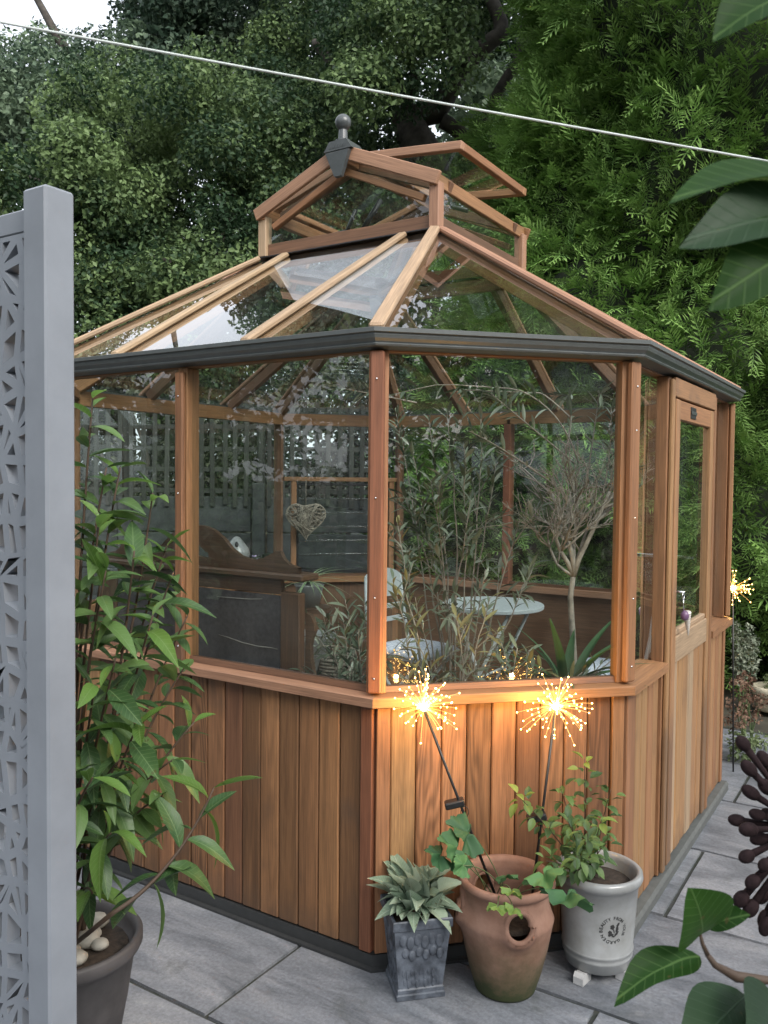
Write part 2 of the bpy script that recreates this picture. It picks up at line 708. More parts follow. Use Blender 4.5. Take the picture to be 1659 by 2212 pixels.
BE_DOOR = (0.47, 1.13)      # door opening along face 2 (from its near corner)
rng = random.Random(3)
for i in range(8):
    L = FR[i][3]
    segs = [(0, L)]
    # plinth
    if i == 2:
        ring('plinth', i, [(-0.06, -0.05), (0.034, -0.05), (0.034, -0.02), (0.026, -0.006), (-0.06, -0.004)], M_plinth2)
    else:
        ring('plinth', i, [(-0.06, -0.05), (0.020, -0.05), (0.020, -0.042), (0.006, -0.040), (0.004, -0.004), (-0.06, -0.004)], M_plinth)
    # vertical boards
    e = 0.05 if i in (1, 3, 5, 7) else 0.05
    bw_t = 0.079
    runs = [(e, L - e)]
    if i == 2:
        runs = [(e, BE_DOOR[0] - 0.06), (BE_DOOR[1] + 0.06, L - e)]
    for a0, a1 in runs:
        n = max(1, round((a1 - a0) / bw_t))
        bw = (a1 - a0) / n
        for j in range(n):
            mat = M_board
            q = rng.random()
            if q < 0.14:
                mat = M_boardp
            elif q < 0.32:
                mat = M_boardd
            if i == 2:
                mat = M_boardp if rng.random() < 0.85 else M_cedar
            dz = rng.uniform(-0.0012, 0.0012)
            fbox('board', i, a0 + j * bw + 0.0018, a0 + (j + 1) * bw - 0.0018, -0.022, dz, 0.0, 0.775, mat, bev=0.004)
    # boards seen from inside (inner lining)
    for a0, a1 in runs:
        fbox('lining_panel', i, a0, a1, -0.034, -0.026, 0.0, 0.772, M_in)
    # corner trims on each end
    mt = M_red if i in (0,) else M_cedar
    fbox('corner_board', i, 0.006, 0.048, -0.02, 0.006, 0.0, 0.775, M_cedar if i != 1 else M_cedar)
    fbox('corner_board', i, L - 0.048, L - 0.006, -0.02, 0.006, 0.0, 0.775, M_red if i == 0 else M_cedar)
    # sill
    if i == 2:
        for a0, a1, e0, e1 in ((0, BE_DOOR[0] - 0.06, 1, 0), (BE_DOOR[1] + 0.06, L, 0, 1)):
            V, m = [], 4
            prof = [(-0.075, ZS - 0.036), (0.034, ZS - 0.036), (0.034, ZS - 0.006), (-0.075, ZS)]
            for en in (0, 1):
                for o, z in prof:
                    s = (a0 - (o * T8 if e0 else 0)) if en == 0 else (a1 + (o * T8 if e1 else 0))
                    V.append((s - L / 2, -o, z))
            Fc = [(3, 2, 1, 0), (4, 5, 6, 7)] + [(j, (j + 1) % 4, 4 + (j + 1) % 4, 4 + j) for j in range(4)]
            part('sill', mk(V, Fc), M_cedar, GH, frame(FR[i][1], (0, 0, 1), fp(i, L / 2, 0, 0)))
    else:
        ring('sill', i, [(-0.075, ZS - 0.036), (0.032, ZS - 0.036), (0.034, ZS - 0.034), (0.034, ZS - 0.008), (0.03, ZS - 0.005), (-0.02, ZS), (-0.075, ZS)],
             M_pink if i in (0, 4) else M_cedar)
        ring('glazing_bead', i, [(-0.038, ZS + 0.0005), (-0.010, ZS + 0.0005), (-0.016, ZS + 0.018), (-0.038, ZS + 0.018)], M_in)
    # eave plate, gutter
    ring('eave_plate', i, [(-0.06, ZE - 0.075 if i in (3, 4, 5, 6) else ZE - 0.044), (-0.012, ZE - 0.075 if i in (3, 4, 5, 6) else ZE - 0.044), (-0.012, ZE - 0.012), (-0.06, ZE - 0.002)], M_cedar if i not in (3, 4) else M_boardp)
    ring('gutter', i, [(-0.011, ZE + 0.012), (-0.011, ZE - 0.040), (0.0, ZE - 0.038), (0.032, ZE - 0.036), (0.042, ZE - 0.035), (0.045, ZE - 0.030), (0.042, ZE - 0.026), (0.045, ZE - 0.022),
                       (0.053, ZE - 0.014), (0.056, ZE - 0.005), (0.056, ZE + 0.001), (0.064, ZE + 0.003), (0.064, ZE + 0.015), (0.058, ZE + 0.017), (0.052, ZE + 0.006), (0.0, ZE + 0.006)], M_gutter)

# corner posts above the sill: inner post and proud cap
for i in range(8):
    v = V0[i]
    nrm = (FR[i - 1][2] + FR[i][2]).normalized()
    side = Vector((-nrm.y, nrm.x, 0))
    kk = T8
    z0, z1 = ZS + 0.001, ZE - 0.046
    # inner prism following the corner
    P = []
    wv = Vector((v.x, v.y, 0))
    d0, n0 = FR[i - 1][1], FR[i - 1][2]
    d1, n1 = FR[i][1], FR[i][2]
    a_in = wv - nrm * (0.055 / math.cos(math.pi / 8))
    pts = [wv - d0 * 0.034 - n0 * 0.002, wv - nrm * 0.002, wv + d1 * 0.034 - n1 * 0.002, wv + d1 * 0.030 - n1 * 0.052, a_in, wv - d0 * 0.030 - n0 * 0.052]
    pts = [Vector((p.x - v.x, p.y - v.y, 0)) for p in pts]
    me = slab_poly([p + Vector((0, 0, (z1 - z0) / 2)) for p in pts], (0, 0, 1), z1 - z0)
    # rotate so that local X is vertical (grain runs up the post)
    Mr = Matrix(((0, 0, 1, 0), (1, 0, 0, 0), (0, 1, 0, 0), (0, 0, 0, 1)))
    me.transform(Mr)
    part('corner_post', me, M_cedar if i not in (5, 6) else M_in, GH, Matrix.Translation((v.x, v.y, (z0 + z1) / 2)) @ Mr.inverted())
    # cap
    c0 = Vector((v.x, v.y, 0)) + nrm * 0.008
    cap = part('post_cap', boxmesh(z1 - z0 - 0.004, 0.044, 0.024, 0.005, 'cap%d' % (i == 1)), M_red if i == 1 else M_cedar, GH,
               frame((0, 0, 1), nrm, c0 + Vector((0, 0, (z0 + z1) / 2 + 0.002))))
    v_, f_ = [], []
    for zz in ((0.86, 1.08, 1.34, 1.62, 1.76) if i != 1 else (0.855, 1.10, 1.40, 1.755)):
        a_, b_ = sphere_vf((v.x + nrm.x * 0.0205, v.y + nrm.y * 0.0205, zz), 0.0035, 8, 6)
        o = len(v_)
        v_ += a_
        f_ += [tuple(k + o for k in q) for q in b_]
    me = mk([Vector(p) for p in v_], f_, True)
    part('screws', me, M_steel, cap)

# middle posts of the two long windows (faces 0 and 4)
for i in (0, 4):
    L = FR[i][3]
    fbox('window_post', i, L / 2 - 0.022, L / 2 + 0.022, -0.06, 0.0, ZS + 0.001, ZE - 0.046, M_cedar if i == 0 else M_red)
    cp = fbox('post_cap', i, L / 2 - 0.020, L / 2 + 0.020, 0.001, 0.02, ZS + 0.003, ZE - 0.06, M_board if i == 0 else M_cedar, bev=0.005)
    v_, f_ = [], []
    for zz in (0.86, 1.10, 1.40, 1.74):
        p = fp(i, L / 2, 0.0205, zz)
        a_, b_ = sphere_vf(p, 0.0035, 8, 6)
        o = len(v_)
        v_ += a_
        f_ += [tuple(k + o for k in q) for q in b_]
    part('screws', mk(v_, f_, True), M_steel, cp)
# face 6: two posts (three panes)
L = FR[6][3]
for s in (L * 0.5,):
    fbox('window_post', 6, s - 0.02, s + 0.02, -0.06, 0.0, ZS + 0.001, ZE - 0.046, M_in)

# wall panes


def pane(i, s0, s1, z0, z1, o=-0.024):
    a, d, n, L = FR[i]
    me = slab_poly([fp(i, s0, o, z0), fp(i, s1, o, z0), fp(i, s1, o, z1), fp(i, s0, o, z1)], n, 0.003)
    return part('pane', me, M_glass, GH)


zt = ZE - 0.045
for i in (0, 4):
    L = FR[i][3]
    pane(i, 0.035, L / 2 - 0.022, ZS + 0.018, zt)
    pane(i, L / 2 + 0.022, L - 0.035, ZS + 0.018, zt)
for i in (1, 3, 7):
    pane(i, 0.035, FR[i][3] - 0.035, ZS + 0.018, zt)
L = FR[6][3]
pane(6, 0.035, L * 0.5 - 0.02, ZS + 0.018, zt)
pane(6, L * 0.5 + 0.02, L - 0.035, ZS + 0.018, zt)

# face 5 : louvre window
i = 5
L = FR[i][3]
# face 5 runs from the back left corner I to J; s measured from I
fbox('transom', i, 0.035, L - 0.035, -0.055, -0.005, 1.44, 1.468, M_cedar)
fbox('window_stile', i, L - 0.035 - 0.085, L - 0.035 - 0.05, -0.05, -0.01, ZS + 0.001, 1.44, M_cedar)
fbox('window_stile', i, 0.05, 0.085, -0.05, -0.01, ZS + 0.001, 1.44, M_cedar)
lw = fbox('louvre_frame', i, L - 0.135, L - 0.121, -0.05, -0.02, 0.83, 1.43, M_flash)
fbox('louvre_frame', i, 0.10, 0.114, -0.05, -0.02, 0.83, 1.43, M_flash)
fbox('louvre_frame', i, 0.114, L - 0.135, -0.05, -0.02, 1.412, 1.43, M_flash)
fbox('louvre_frame', i, 0.114, L - 0.135, -0.05, -0.02, 0.83, 0.85, M_flash)
for k in range(6):
    z = 0.856 + k * 0.093
    a, d, n, _ = FR[i]
    p = [fp(i, 0.116, -0.045, z + 0.09), fp(i, L - 0.137, -0.045, z + 0.09), fp(i, L - 0.137, -0.028, z), fp(i, 0.116, -0.028, z)]
    part('louvre_blade', slab_poly(p, n, 0.004), M_glass, GH)
    beam('blade_edge', fp(i, 0.116, -0.045, z + 0.0915), fp(i, L - 0.137, -0.045, z + 0.0915), 0.004, 0.002, (0, 0, 1), M_chrome, GH, bev=0)
pane(5, 0.035, L - 0.035, 1.469, zt)

# ---- door side
i = 2
L = FR[i][3]
s0, s1 = BE_DOOR
fbox('door_jamb', i, s0 - 0.058, s0, -0.032, 0.012, 0.0, zt, M_cedar, bev=0.004)
fbox('door_jamb', i, s1, s1 + 0.058, -0.032, 0.012, 0.0, zt, M_cedar, bev=0.004)
fbox('jamb_batten', i, s0 - 0.052, s0 - 0.018, 0.013, 0.028, 0.012, zt - 0.01, M_boardp, bev=0.004)
fbox('jamb_batten', i, s1 + 0.018, s1 + 0.052, 0.013, 0.028, 0.012, zt - 0.01, M_cedar, bev=0.004)
fbox('door_head', i, s0 - 0.017, s1 + 0.017, -0.02, 0.030, 1.768, zt - 0.001, M_boardp, bev=0.003)
pane(i, 0.035, s0 - 0.06, ZS + 0.012, zt)
pane(i, s1 + 0.06, L - 0.035, ZS + 0.012, zt)
# door leaf
DR = part('door', boxmesh(0.76, s1 - s0 - 0.02, 0.008, 0.001, 'doorback'), M_in, GH, frame((0, 0, 1), FR[i][2], fp(i, (s0 + s1) / 2, -0.009, 0.40)))
fbox('stile', i, s0 + 0.004, s0 + 0.062, -0.004, 0.028, 0.02, 1.763, M_boardp, parent=DR, bev=0.003)
fbox('stile', i, s1 - 0.062, s1 - 0.004, -0.004, 0.028, 0.02, 1.763, M_boardp, parent=DR, bev=0.003)
tr = fbox('top_rail', i, s0 + 0.063, s1 - 0.063, -0.004, 0.026, 1.69, 1.762, M_cedar, parent=DR, bev=0.003)
fbox('middle_rail', i, s0 + 0.063, s1 - 0.063, -0.004, 0.030, 0.775, 0.875, M_pale, parent=DR, bev=0.003)
fbox('rail_bead', i, s0 + 0.063, s1 - 0.063, -0.004, 0.022, 0.8755, 0.895, M_pale, parent=DR, bev=0.003)
n = 6
bw = (s1 - s0 - 0.126) / n
for j in range(n):
    fbox('board', i, s0 + 0.063 + j * bw + 0.0025, s0 + 0.063 + (j + 1) * bw - 0.0025, 0.0, 0.016 + 0.003 * (j % 2), 0.02, 0.774, M_boardp if j % 3 else M_pale, parent=DR, bev=0.006)
me = slab_poly([fp(i, s0 + 0.062, 0.012, 0.896), fp(i, s1 - 0.062, 0.012, 0.896), fp(i, s1 - 0.062, 0.012, 1.69), fp(i, s0 + 0.062, 0.012, 1.69)], FR[i][2], 0.003)
part('pane', me, M_glass, DR)
# maker's plate: black oval with a paler bar
pc = fp(i, (s0 + s1) / 2 - 0.06, 0.027, 1.727)
pl = part('name_plate', boxmesh(0.085, 0.045, 0.004, 0.0015, 'plate'), M_flash, DR, frame(FR[i][1], FR[i][2], pc))
part('plate_bar', boxmesh(0.085, 0.014, 0.003, 0.001, 'platebar'), M_finial, DR, frame(FR[i][1], FR[i][2], pc + FR[i][2] * 0.0035))

# ---- main roof
LX0, LX1, LY0, LY1, LZ = -1.285, -0.355, 0.98, 1.85, 2.495
E8 = octo(0.02)
ZR = ZE + 0.012


def lan(i):      # lantern corner of eave vertex i (F,A,B,E,H,I,J,K)
    return [(LX0, LY0), (LX1, LY0), (LX1, LY0), (LX1, LY1), (LX1, LY1), (LX0, LY1), (LX0, LY1), (LX0, LY0)][i]


def v3(p, z):
    return Vector((p[0], p[1], z))


roofN = []
for i in range(8):
    a, b_ = v3(E8[i], ZR), v3(E8[(i + 1) % 8], ZR)
    t = v3(lan(i), LZ)
    n = (b_ - a).cross(t - a).normalized()
    if n.z < 0:
        n = -n
    roofN.append(n)
for i in range(8):
    j = (i + 1) % 8
    a, b_ = v3(E8[i], ZR), v3(E8[j], ZR)
    ta, tb = v3(lan(i), LZ), v3(lan(j), LZ)
    n = roofN[i]
    if i % 2 == 1:      # corner triangle
        d = (b_ - a).normalized()
        part('roof_pane', slab_poly([a, b_, ta], n, 0.003), M_glass, GH)
    else:
        d = (b_ - a).normalized()
        L = (b_ - a).length
        mid = (ta + tb) / 2
        cuts = [L / 2 - 0.318, L / 2 + 0.318]
        low = [a] + [a + d * s for s in cuts] + [b_]
        cm = (mid - a).dot(d)
        up_ = [ta] + [a + d * s + (ta - a) - d * (ta - a).dot(d) for s in cuts] + [tb]
        for k in range(3):
            part('roof_pane', slab_poly([low[k], low[k + 1], up_[k + 1], up_[k]], n, 0.003), M_glass, GH)
        for k in (1, 2):
            p0, p1 = low[k] - (up_[k] - low[k]).normalized() * 0.01, up_[k] - (up_[k] - low[k]).normalized() * 0.02
            beam('rafter_cap', p0 + n * 0.012, p1 + n * 0.012, 0.040, 0.022, n, M_pale if i in (0,) else M_pink, GH, bev=0.006)
            beam('rafter', p0 + (p1 - p0).normalized() * 0.05 - n * 0.032, p1 - n * 0.032, 0.034, 0.055, n, M_in if i in (4, 6) else M_cedar, GH, bev=0.003)
for i in range(8):
    a = v3(E8[i], ZR)
    t = v3(lan(i), LZ)
    n = (roofN[i] + roofN[i - 1]).normalized()
    dr = (t - a).normalized()
    p0, p1 = a - dr * 0.015, t - dr * 0.03
    beam('hip_cap', p0 + n * 0.016, p1 + n * 0.016, 0.046, 0.024, n, M_pale if i in (1, 0) else M_pink, GH, bev=0.007)
    beam('hip_rafter', p0 + dr * 0.06 - n * 0.036, p1 - n * 0.036, 0.034, 0.06, n, M_in if i in (4, 5, 6) else M_cedar, GH, bev=0.003)

# pale sheet under the front roof glass, painting in the lantern's sky reflection
M_reflsheet, nt_, bs_ = newmat('painted_lantern_reflection')
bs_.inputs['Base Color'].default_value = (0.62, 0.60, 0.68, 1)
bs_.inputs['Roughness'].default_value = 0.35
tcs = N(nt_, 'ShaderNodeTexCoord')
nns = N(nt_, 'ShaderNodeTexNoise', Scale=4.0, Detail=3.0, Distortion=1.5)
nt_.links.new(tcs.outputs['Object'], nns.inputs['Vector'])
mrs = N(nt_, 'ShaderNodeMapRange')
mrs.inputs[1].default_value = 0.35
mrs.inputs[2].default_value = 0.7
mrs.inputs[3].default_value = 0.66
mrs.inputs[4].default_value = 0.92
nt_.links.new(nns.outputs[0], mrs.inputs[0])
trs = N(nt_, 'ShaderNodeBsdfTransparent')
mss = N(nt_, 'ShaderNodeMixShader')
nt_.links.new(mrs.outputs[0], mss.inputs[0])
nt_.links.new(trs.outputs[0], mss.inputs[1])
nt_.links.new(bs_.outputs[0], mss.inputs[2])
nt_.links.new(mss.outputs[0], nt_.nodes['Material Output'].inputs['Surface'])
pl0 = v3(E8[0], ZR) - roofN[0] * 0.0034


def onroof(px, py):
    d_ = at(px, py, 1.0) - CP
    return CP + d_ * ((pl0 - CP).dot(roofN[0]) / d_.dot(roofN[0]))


part('lantern_reflection_sheet', slab_poly([onroof(588, 568), onroof(634, 647), onroof(732, 670), onroof(803, 690), onroof(912, 520)], roofN[0], 0.0009), M_reflsheet, GH)

# ---- lantern
LCX, LCY = (LX0 + LX1) / 2, (LY0 + LY1) / 2
fo = 0.03
for (x0, y0, x1, y1) in ((LX0 - fo, LY0 - fo, LX1 + fo, LY0 + 0.03), (LX0 - fo, LY1 - 0.03, LX1 + fo, LY1 + fo)):
    beam('flashing', (x0, (y0 + y1) / 2, LZ + 0.004), (x1, (y0 + y1) / 2, LZ + 0.004), abs(y1 - y0), 0.006, (0, 0, 1), M_flash, GH, bev=0.001)
for (x0, x1) in ((LX0 - fo, LX0 + 0.03), (LX1 - 0.03, LX1 + fo)):
    beam('flashing', ((x0 + x1) / 2, LY0 + 0.031, LZ + 0.004), ((x0 + x1) / 2, LY1 - 0.031, LZ + 0.004), abs(x1 - x0), 0.006, (0, 0, 1), M_flash, GH, bev=0.001)
# curb under the flashing (closes the top of the roof)
for y in (LY0 + 0.012, LY1 - 0.012):
    beam('curb', (LX0, y, LZ - 0.035), (LX1, y, LZ - 0.035), 0.024, 0.07, (0, 0, 1), M_boardd, GH)
for x in (LX0 + 0.012, LX1 - 0.012):
    beam('curb', (x, LY0 + 0.025, LZ - 0.035), (x, LY1 - 0.025, LZ - 0.035), 0.024, 0.07, (0, 0, 1), M_boardd, GH)
zb = LZ + 0.008
for y in (LY0, LY1):
    beam('lantern_rail', (LX0 + 0.025, y + (0.012 if y == LY0 else -0.012), zb + 0.03), (LX1 - 0.025, y + (0.012 if y == LY0 else -0.012), zb + 0.03), 0.035, 0.058, (0, 0, 1), M_in, GH)
for x in (LX0, LX1):
    beam('lantern_rail', (x + (0.012 if x == LX0 else -0.012), LY0 + 0.025, zb + 0.03), (x + (0.012 if x == LX0 else -0.012), LY1 - 0.025, zb + 0.03), 0.035, 0.058, (0, 0, 1), M_in, GH)
ZL = 2.70
APX, AZ = LCX, 2.905
for x in (LX0, LX1):
    for y in (LY0, LY1):
        beam('lantern_post', (x, y, zb), (x, y, ZL - 0.008), 0.048, 0.048, (0, 1, 0), M_pale if x == LX0 else M_pink, GH, bev=0.004)
    beam('lantern_eave', (x + (0.006 if x == LX0 else -0.006), LY0 - 0.03, ZL + 0.002), (x + (0.006 if x == LX0 else -0.006), LY1 + 0.05, ZL + 0.002), 0.03, 0.055, (0, 0, 1), M_cedar, GH, bev=0.003)
for y, mt in ((LY0 - 0.034, M_pink), (LY1 + 0.034, M_cedar)):
    for sx in (-1, 1):
        ex = LCX + sx * (LX1 - LX0 + 0.06) / 2
        dn = Vector((ex - APX, 0, ZL - AZ + 0.0)).normalized()
        up = Vector((-dn.z * sx, 0, dn.x * sx))
        pa = Vector((APX + dn.x * 0.02, y, AZ + dn.z * 0.02))
        pe = Vector((ex, y, ZL))
        beam('bargeboard', pa - up * 0.004, pe - up * 0.004 , 0.02, 0.056, up, mt, GH, bev=0.003)
for y in (LY0, LY1):
    for sx in (-1, 1):
        ex = LCX + sx * (LX1 - LX0 - 0.03) / 2
        dn = Vector((ex - APX, 0, ZL - AZ)).normalized()
        up = Vector((-dn.z * sx, 0, dn.x * sx))
        pa = Vector((APX, y, AZ)) - up * 0.075
        pe = Vector((ex, y, ZL)) - up * 0.075
        beam('gable_rail', pa + dn * 0.03, pe - dn * 0.01, 0.03, 0.03, up, M_cedar, GH, bev=0.003)
    part('lantern_pane', slab_poly([(LX0 + 0.02, y, zb + 0.05), (LX1 - 0.02, y, zb + 0.05), (LX1 - 0.02, y, ZL), (APX, y, AZ - 0.05), (LX0 + 0.02, y, ZL)], (0, -1, 0) if y == LY0 else (0, 1, 0), 0.003), M_glass, GH)
for x in (LX0, LX1):
    part('lantern_pane', slab_poly([(x, LY0 + 0.02, zb + 0.05), (x, LY1 - 0.02, zb + 0.05), (x, LY1 - 0.02, ZL - 0.02), (x, LY0 + 0.02, ZL - 0.02)], (-1 if x == LX0 else 1, 0, 0), 0.003), M_glass, GH)
beam('ridge', (APX, LY0 - 0.02, AZ - 0.02), (APX, LY1 + 0.02, AZ - 0.02), 0.03, 0.06, (0, 0, 1), M_cedar, GH)
rc = [(-0.045, -0.02), (-0.012, 0.0), (-0.008, 0.012), (0.008, 0.012), (0.012, 0.0), (0.045, -0.02), (0.045, -0.026), (0, -0.006), (-0.045, -0.026)]
V = [(x, y - (LY0 + LY1) / 2, z) for y in (LY0 - 0.01, LY1 + 0.05) for x, z in rc]
m = len(rc)
Fc = [tuple(range(m)), tuple(range(m, 2 * m))[::-1]] + [(j, m + j, m + (j + 1) % m, (j + 1) % m) for j in range(m)]
part('ridge_cap', mk(V, Fc), M_finial, GH, Matrix.Translation((APX, (LY0 + LY1) / 2, AZ + 0.016)))
# fixed end strips of the lantern roof and vents
for sx in (-1, 1):
    ex = LCX + sx * (LX1 - LX0 + 0.05) / 2
    A_ = Vector((APX + sx * 0.01, 0, AZ + 0.0))
    B_ = Vector((ex, 0, ZL + 0.022))
    dn = (B_ - A_).normalized()
    up = Vector((-dn.z * sx, 0, dn.x * sx))
    for ya, yb in ((LY0 - 0.03, LY0 + 0.10), (LY1 - 0.10, LY1 + 0.05)):
        Y0, Y1 = Vector((0, ya, 0)), Vector((0, yb, 0))
        part('lantern_roof_pane', slab_poly([A_ + Y0, A_ + Y1, B_ + Y1, B_ + Y0], up, 0.003), M_glass, GH)
    for yy in (LY0 + 0.10, LY1 - 0.10):
        Y = Vector((0, yy, 0))
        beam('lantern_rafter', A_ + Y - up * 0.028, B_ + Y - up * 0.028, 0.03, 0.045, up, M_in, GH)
    # vent
    vl = 0.50
    hinge = A_ + up * 0.012
    ang = math.radians(15.3 if sx == 1 else 4)
    v_dir = Vector((dn.x * math.cos(ang) * 1.0, 0, 0))
    base = math.atan2(dn.z, abs(dn.x)) + ang
    v_dir = Vector((sx * math.cos(base), 0, math.sin(base)))
    v_up = Vector((-v_dir.z * sx, 0, v_dir.x * sx))
    ya, yb = LY0 + 0.11, LY1 - 0.10
    vt = beam('roof_vent', hinge + Vector((0, ya + 0.02, 0.0)) + v_dir * 0.02, hinge + Vector((0, yb - 0.02, 0)) + v_dir * 0.02, 0.035, 0.034, v_up, M_pink, GH, bev=0.003)
    beam('vent_rail', hinge + Vector((0, ya + 0.02, 0)) + v_dir * (vl), hinge + Vector((0, yb - 0.02, 0)) + v_dir * (vl), 0.035, 0.034, v_up, M_cedar, vt, bev=0.003)
    for yy in (ya, yb):
        beam('vent_stile', hinge + Vector((0, yy, 0)), hinge + Vector((0, yy, 0)) + v_dir * (vl + 0.017), 0.035, 0.036, v_up, M_pink if yy == ya else M_cedar, vt, bev=0.003)
    q0, q1 = Vector((0, ya + 0.018, 0)), Vector((0, yb - 0.018, 0))
    h0, h1 = hinge + v_dir * 0.03, hinge + v_dir * (vl - 0.015)
    part('vent_pane', slab_poly([h0 + q0, h0 + q1, h1 + q1, h1 + q0], v_up, 0.003), M_glass, vt)
    # automatic opener arm
    mid = Vector((0, (ya + yb) / 2, 0))
    p0 = A_ + mid + dn * 0.42 - up * 0.05
    p1 = h0 + mid + v_dir * 0.22 - v_up * 0.03
    part('vent_opener', tube([p0, p0 * 0.5 + p1 * 0.5 - up * 0.05, p1], [0.012, 0.012, 0.009], 8), M_black, vt)
# black strut seen through the gable
part('vent_strut', tube([(APX - 0.02, LY0 + 0.16, 2.60), (APX + 0.06, LY0 + 0.2, 2.745)], 0.013, 8), M_black, GH)
# finial
FN = part('finial', slab_poly([(-0.075, -0.062, -0.012), (0.075, -0.062, -0.012), (0.045, -0.062, 0.03), (-0.045, -0.062, 0.03)], (0, -1, 0), 0.11), M_finial, GH, Matrix.Translation((APX, LY0, AZ + 0.005)))
part('shield_drop', slab_poly([(-0.064, -0.066, -0.018), (0.064, -0.066, -0.018), (0.018, -0.060, -0.125), (-0.018, -0.060, -0.125)], (0, -1, 0), 0.02), M_finial, FN, Matrix.Translation((APX, LY0, AZ + 0.005)))
part('neck', mk(*lathe([(0.034, 0.028), (0.034, 0.04), (0.022, 0.046), (0.019, 0.085), (0.024, 0.09)], 20), smooth=False), M_finial, FN, Matrix.Translation((APX, LY0 - 0.02, AZ + 0.005)))
part('ball', mk(*sphere_vf((0, 0, 0), 0.036, 24, 16), smooth=True), M_finial, FN, Matrix.Translation((APX, LY0 - 0.02, AZ + 0.125)))
v_ = []
for k, x in enumerate((-0.038, -0.022, -0.006, 0.008, 0.024, 0.038)):
    v_.append(([Vector((x - 0.005, -0.0635, 0.0)), Vector((x + 0.004, -0.0635, 0.002)), Vector((x + 0.005, -0.0635, 0.016)), Vector((x - 0.003, -0.0635, 0.018)),
                Vector((x - 0.005, -0.061, 0.0)), Vector((x + 0.004, -0.061, 0.002)), Vector((x + 0.005, -0.061, 0.016)), Vector((x - 0.003, -0.061, 0.018))],
               [(0, 1, 2, 3), (4, 7, 6, 5), (0, 4, 5, 1), (1, 5, 6, 2), (2, 6, 7, 3), (3, 7, 4, 0)]))
for v__, f__ in v_:
    part('raised_mark', mk(v__, f__), M_finial, FN, Matrix.Translation((APX, LY0, AZ + 0.002)))
# interior horizontal chrome rail near the back sill
beam('chrome_rail', (0.12, 2.20, 1.085), (0.42, 2.30, 1.075), 0.012, 0.016, (0, 0, 1), M_chrome, GH)
part('rail_bracket', boxmesh(0.03, 0.02, 0.02, 0.003, 'railend'), M_chrome, GH, Matrix.Translation((0.445, 2.31, 1.086)))

def inside(p, m=0.05):
    """is p inside the greenhouse walls, m metres clear of them"""
    for a, d, n, L in FR:
        if (Vector((p.x - a.x, p.y - a.y, 0))).dot(n) > -m:
            return False
    return True


def clampin(p, m=0.06):
    p = Vector(p)
    for _ in range(2):
        for a, d, n, L in FR:
            e = (Vector((p.x - a.x, p.y - a.y, 0))).dot(n) + m
            if e > 0:
                p -= n * e
    p.z = min(p.z, 1.80)
    return p


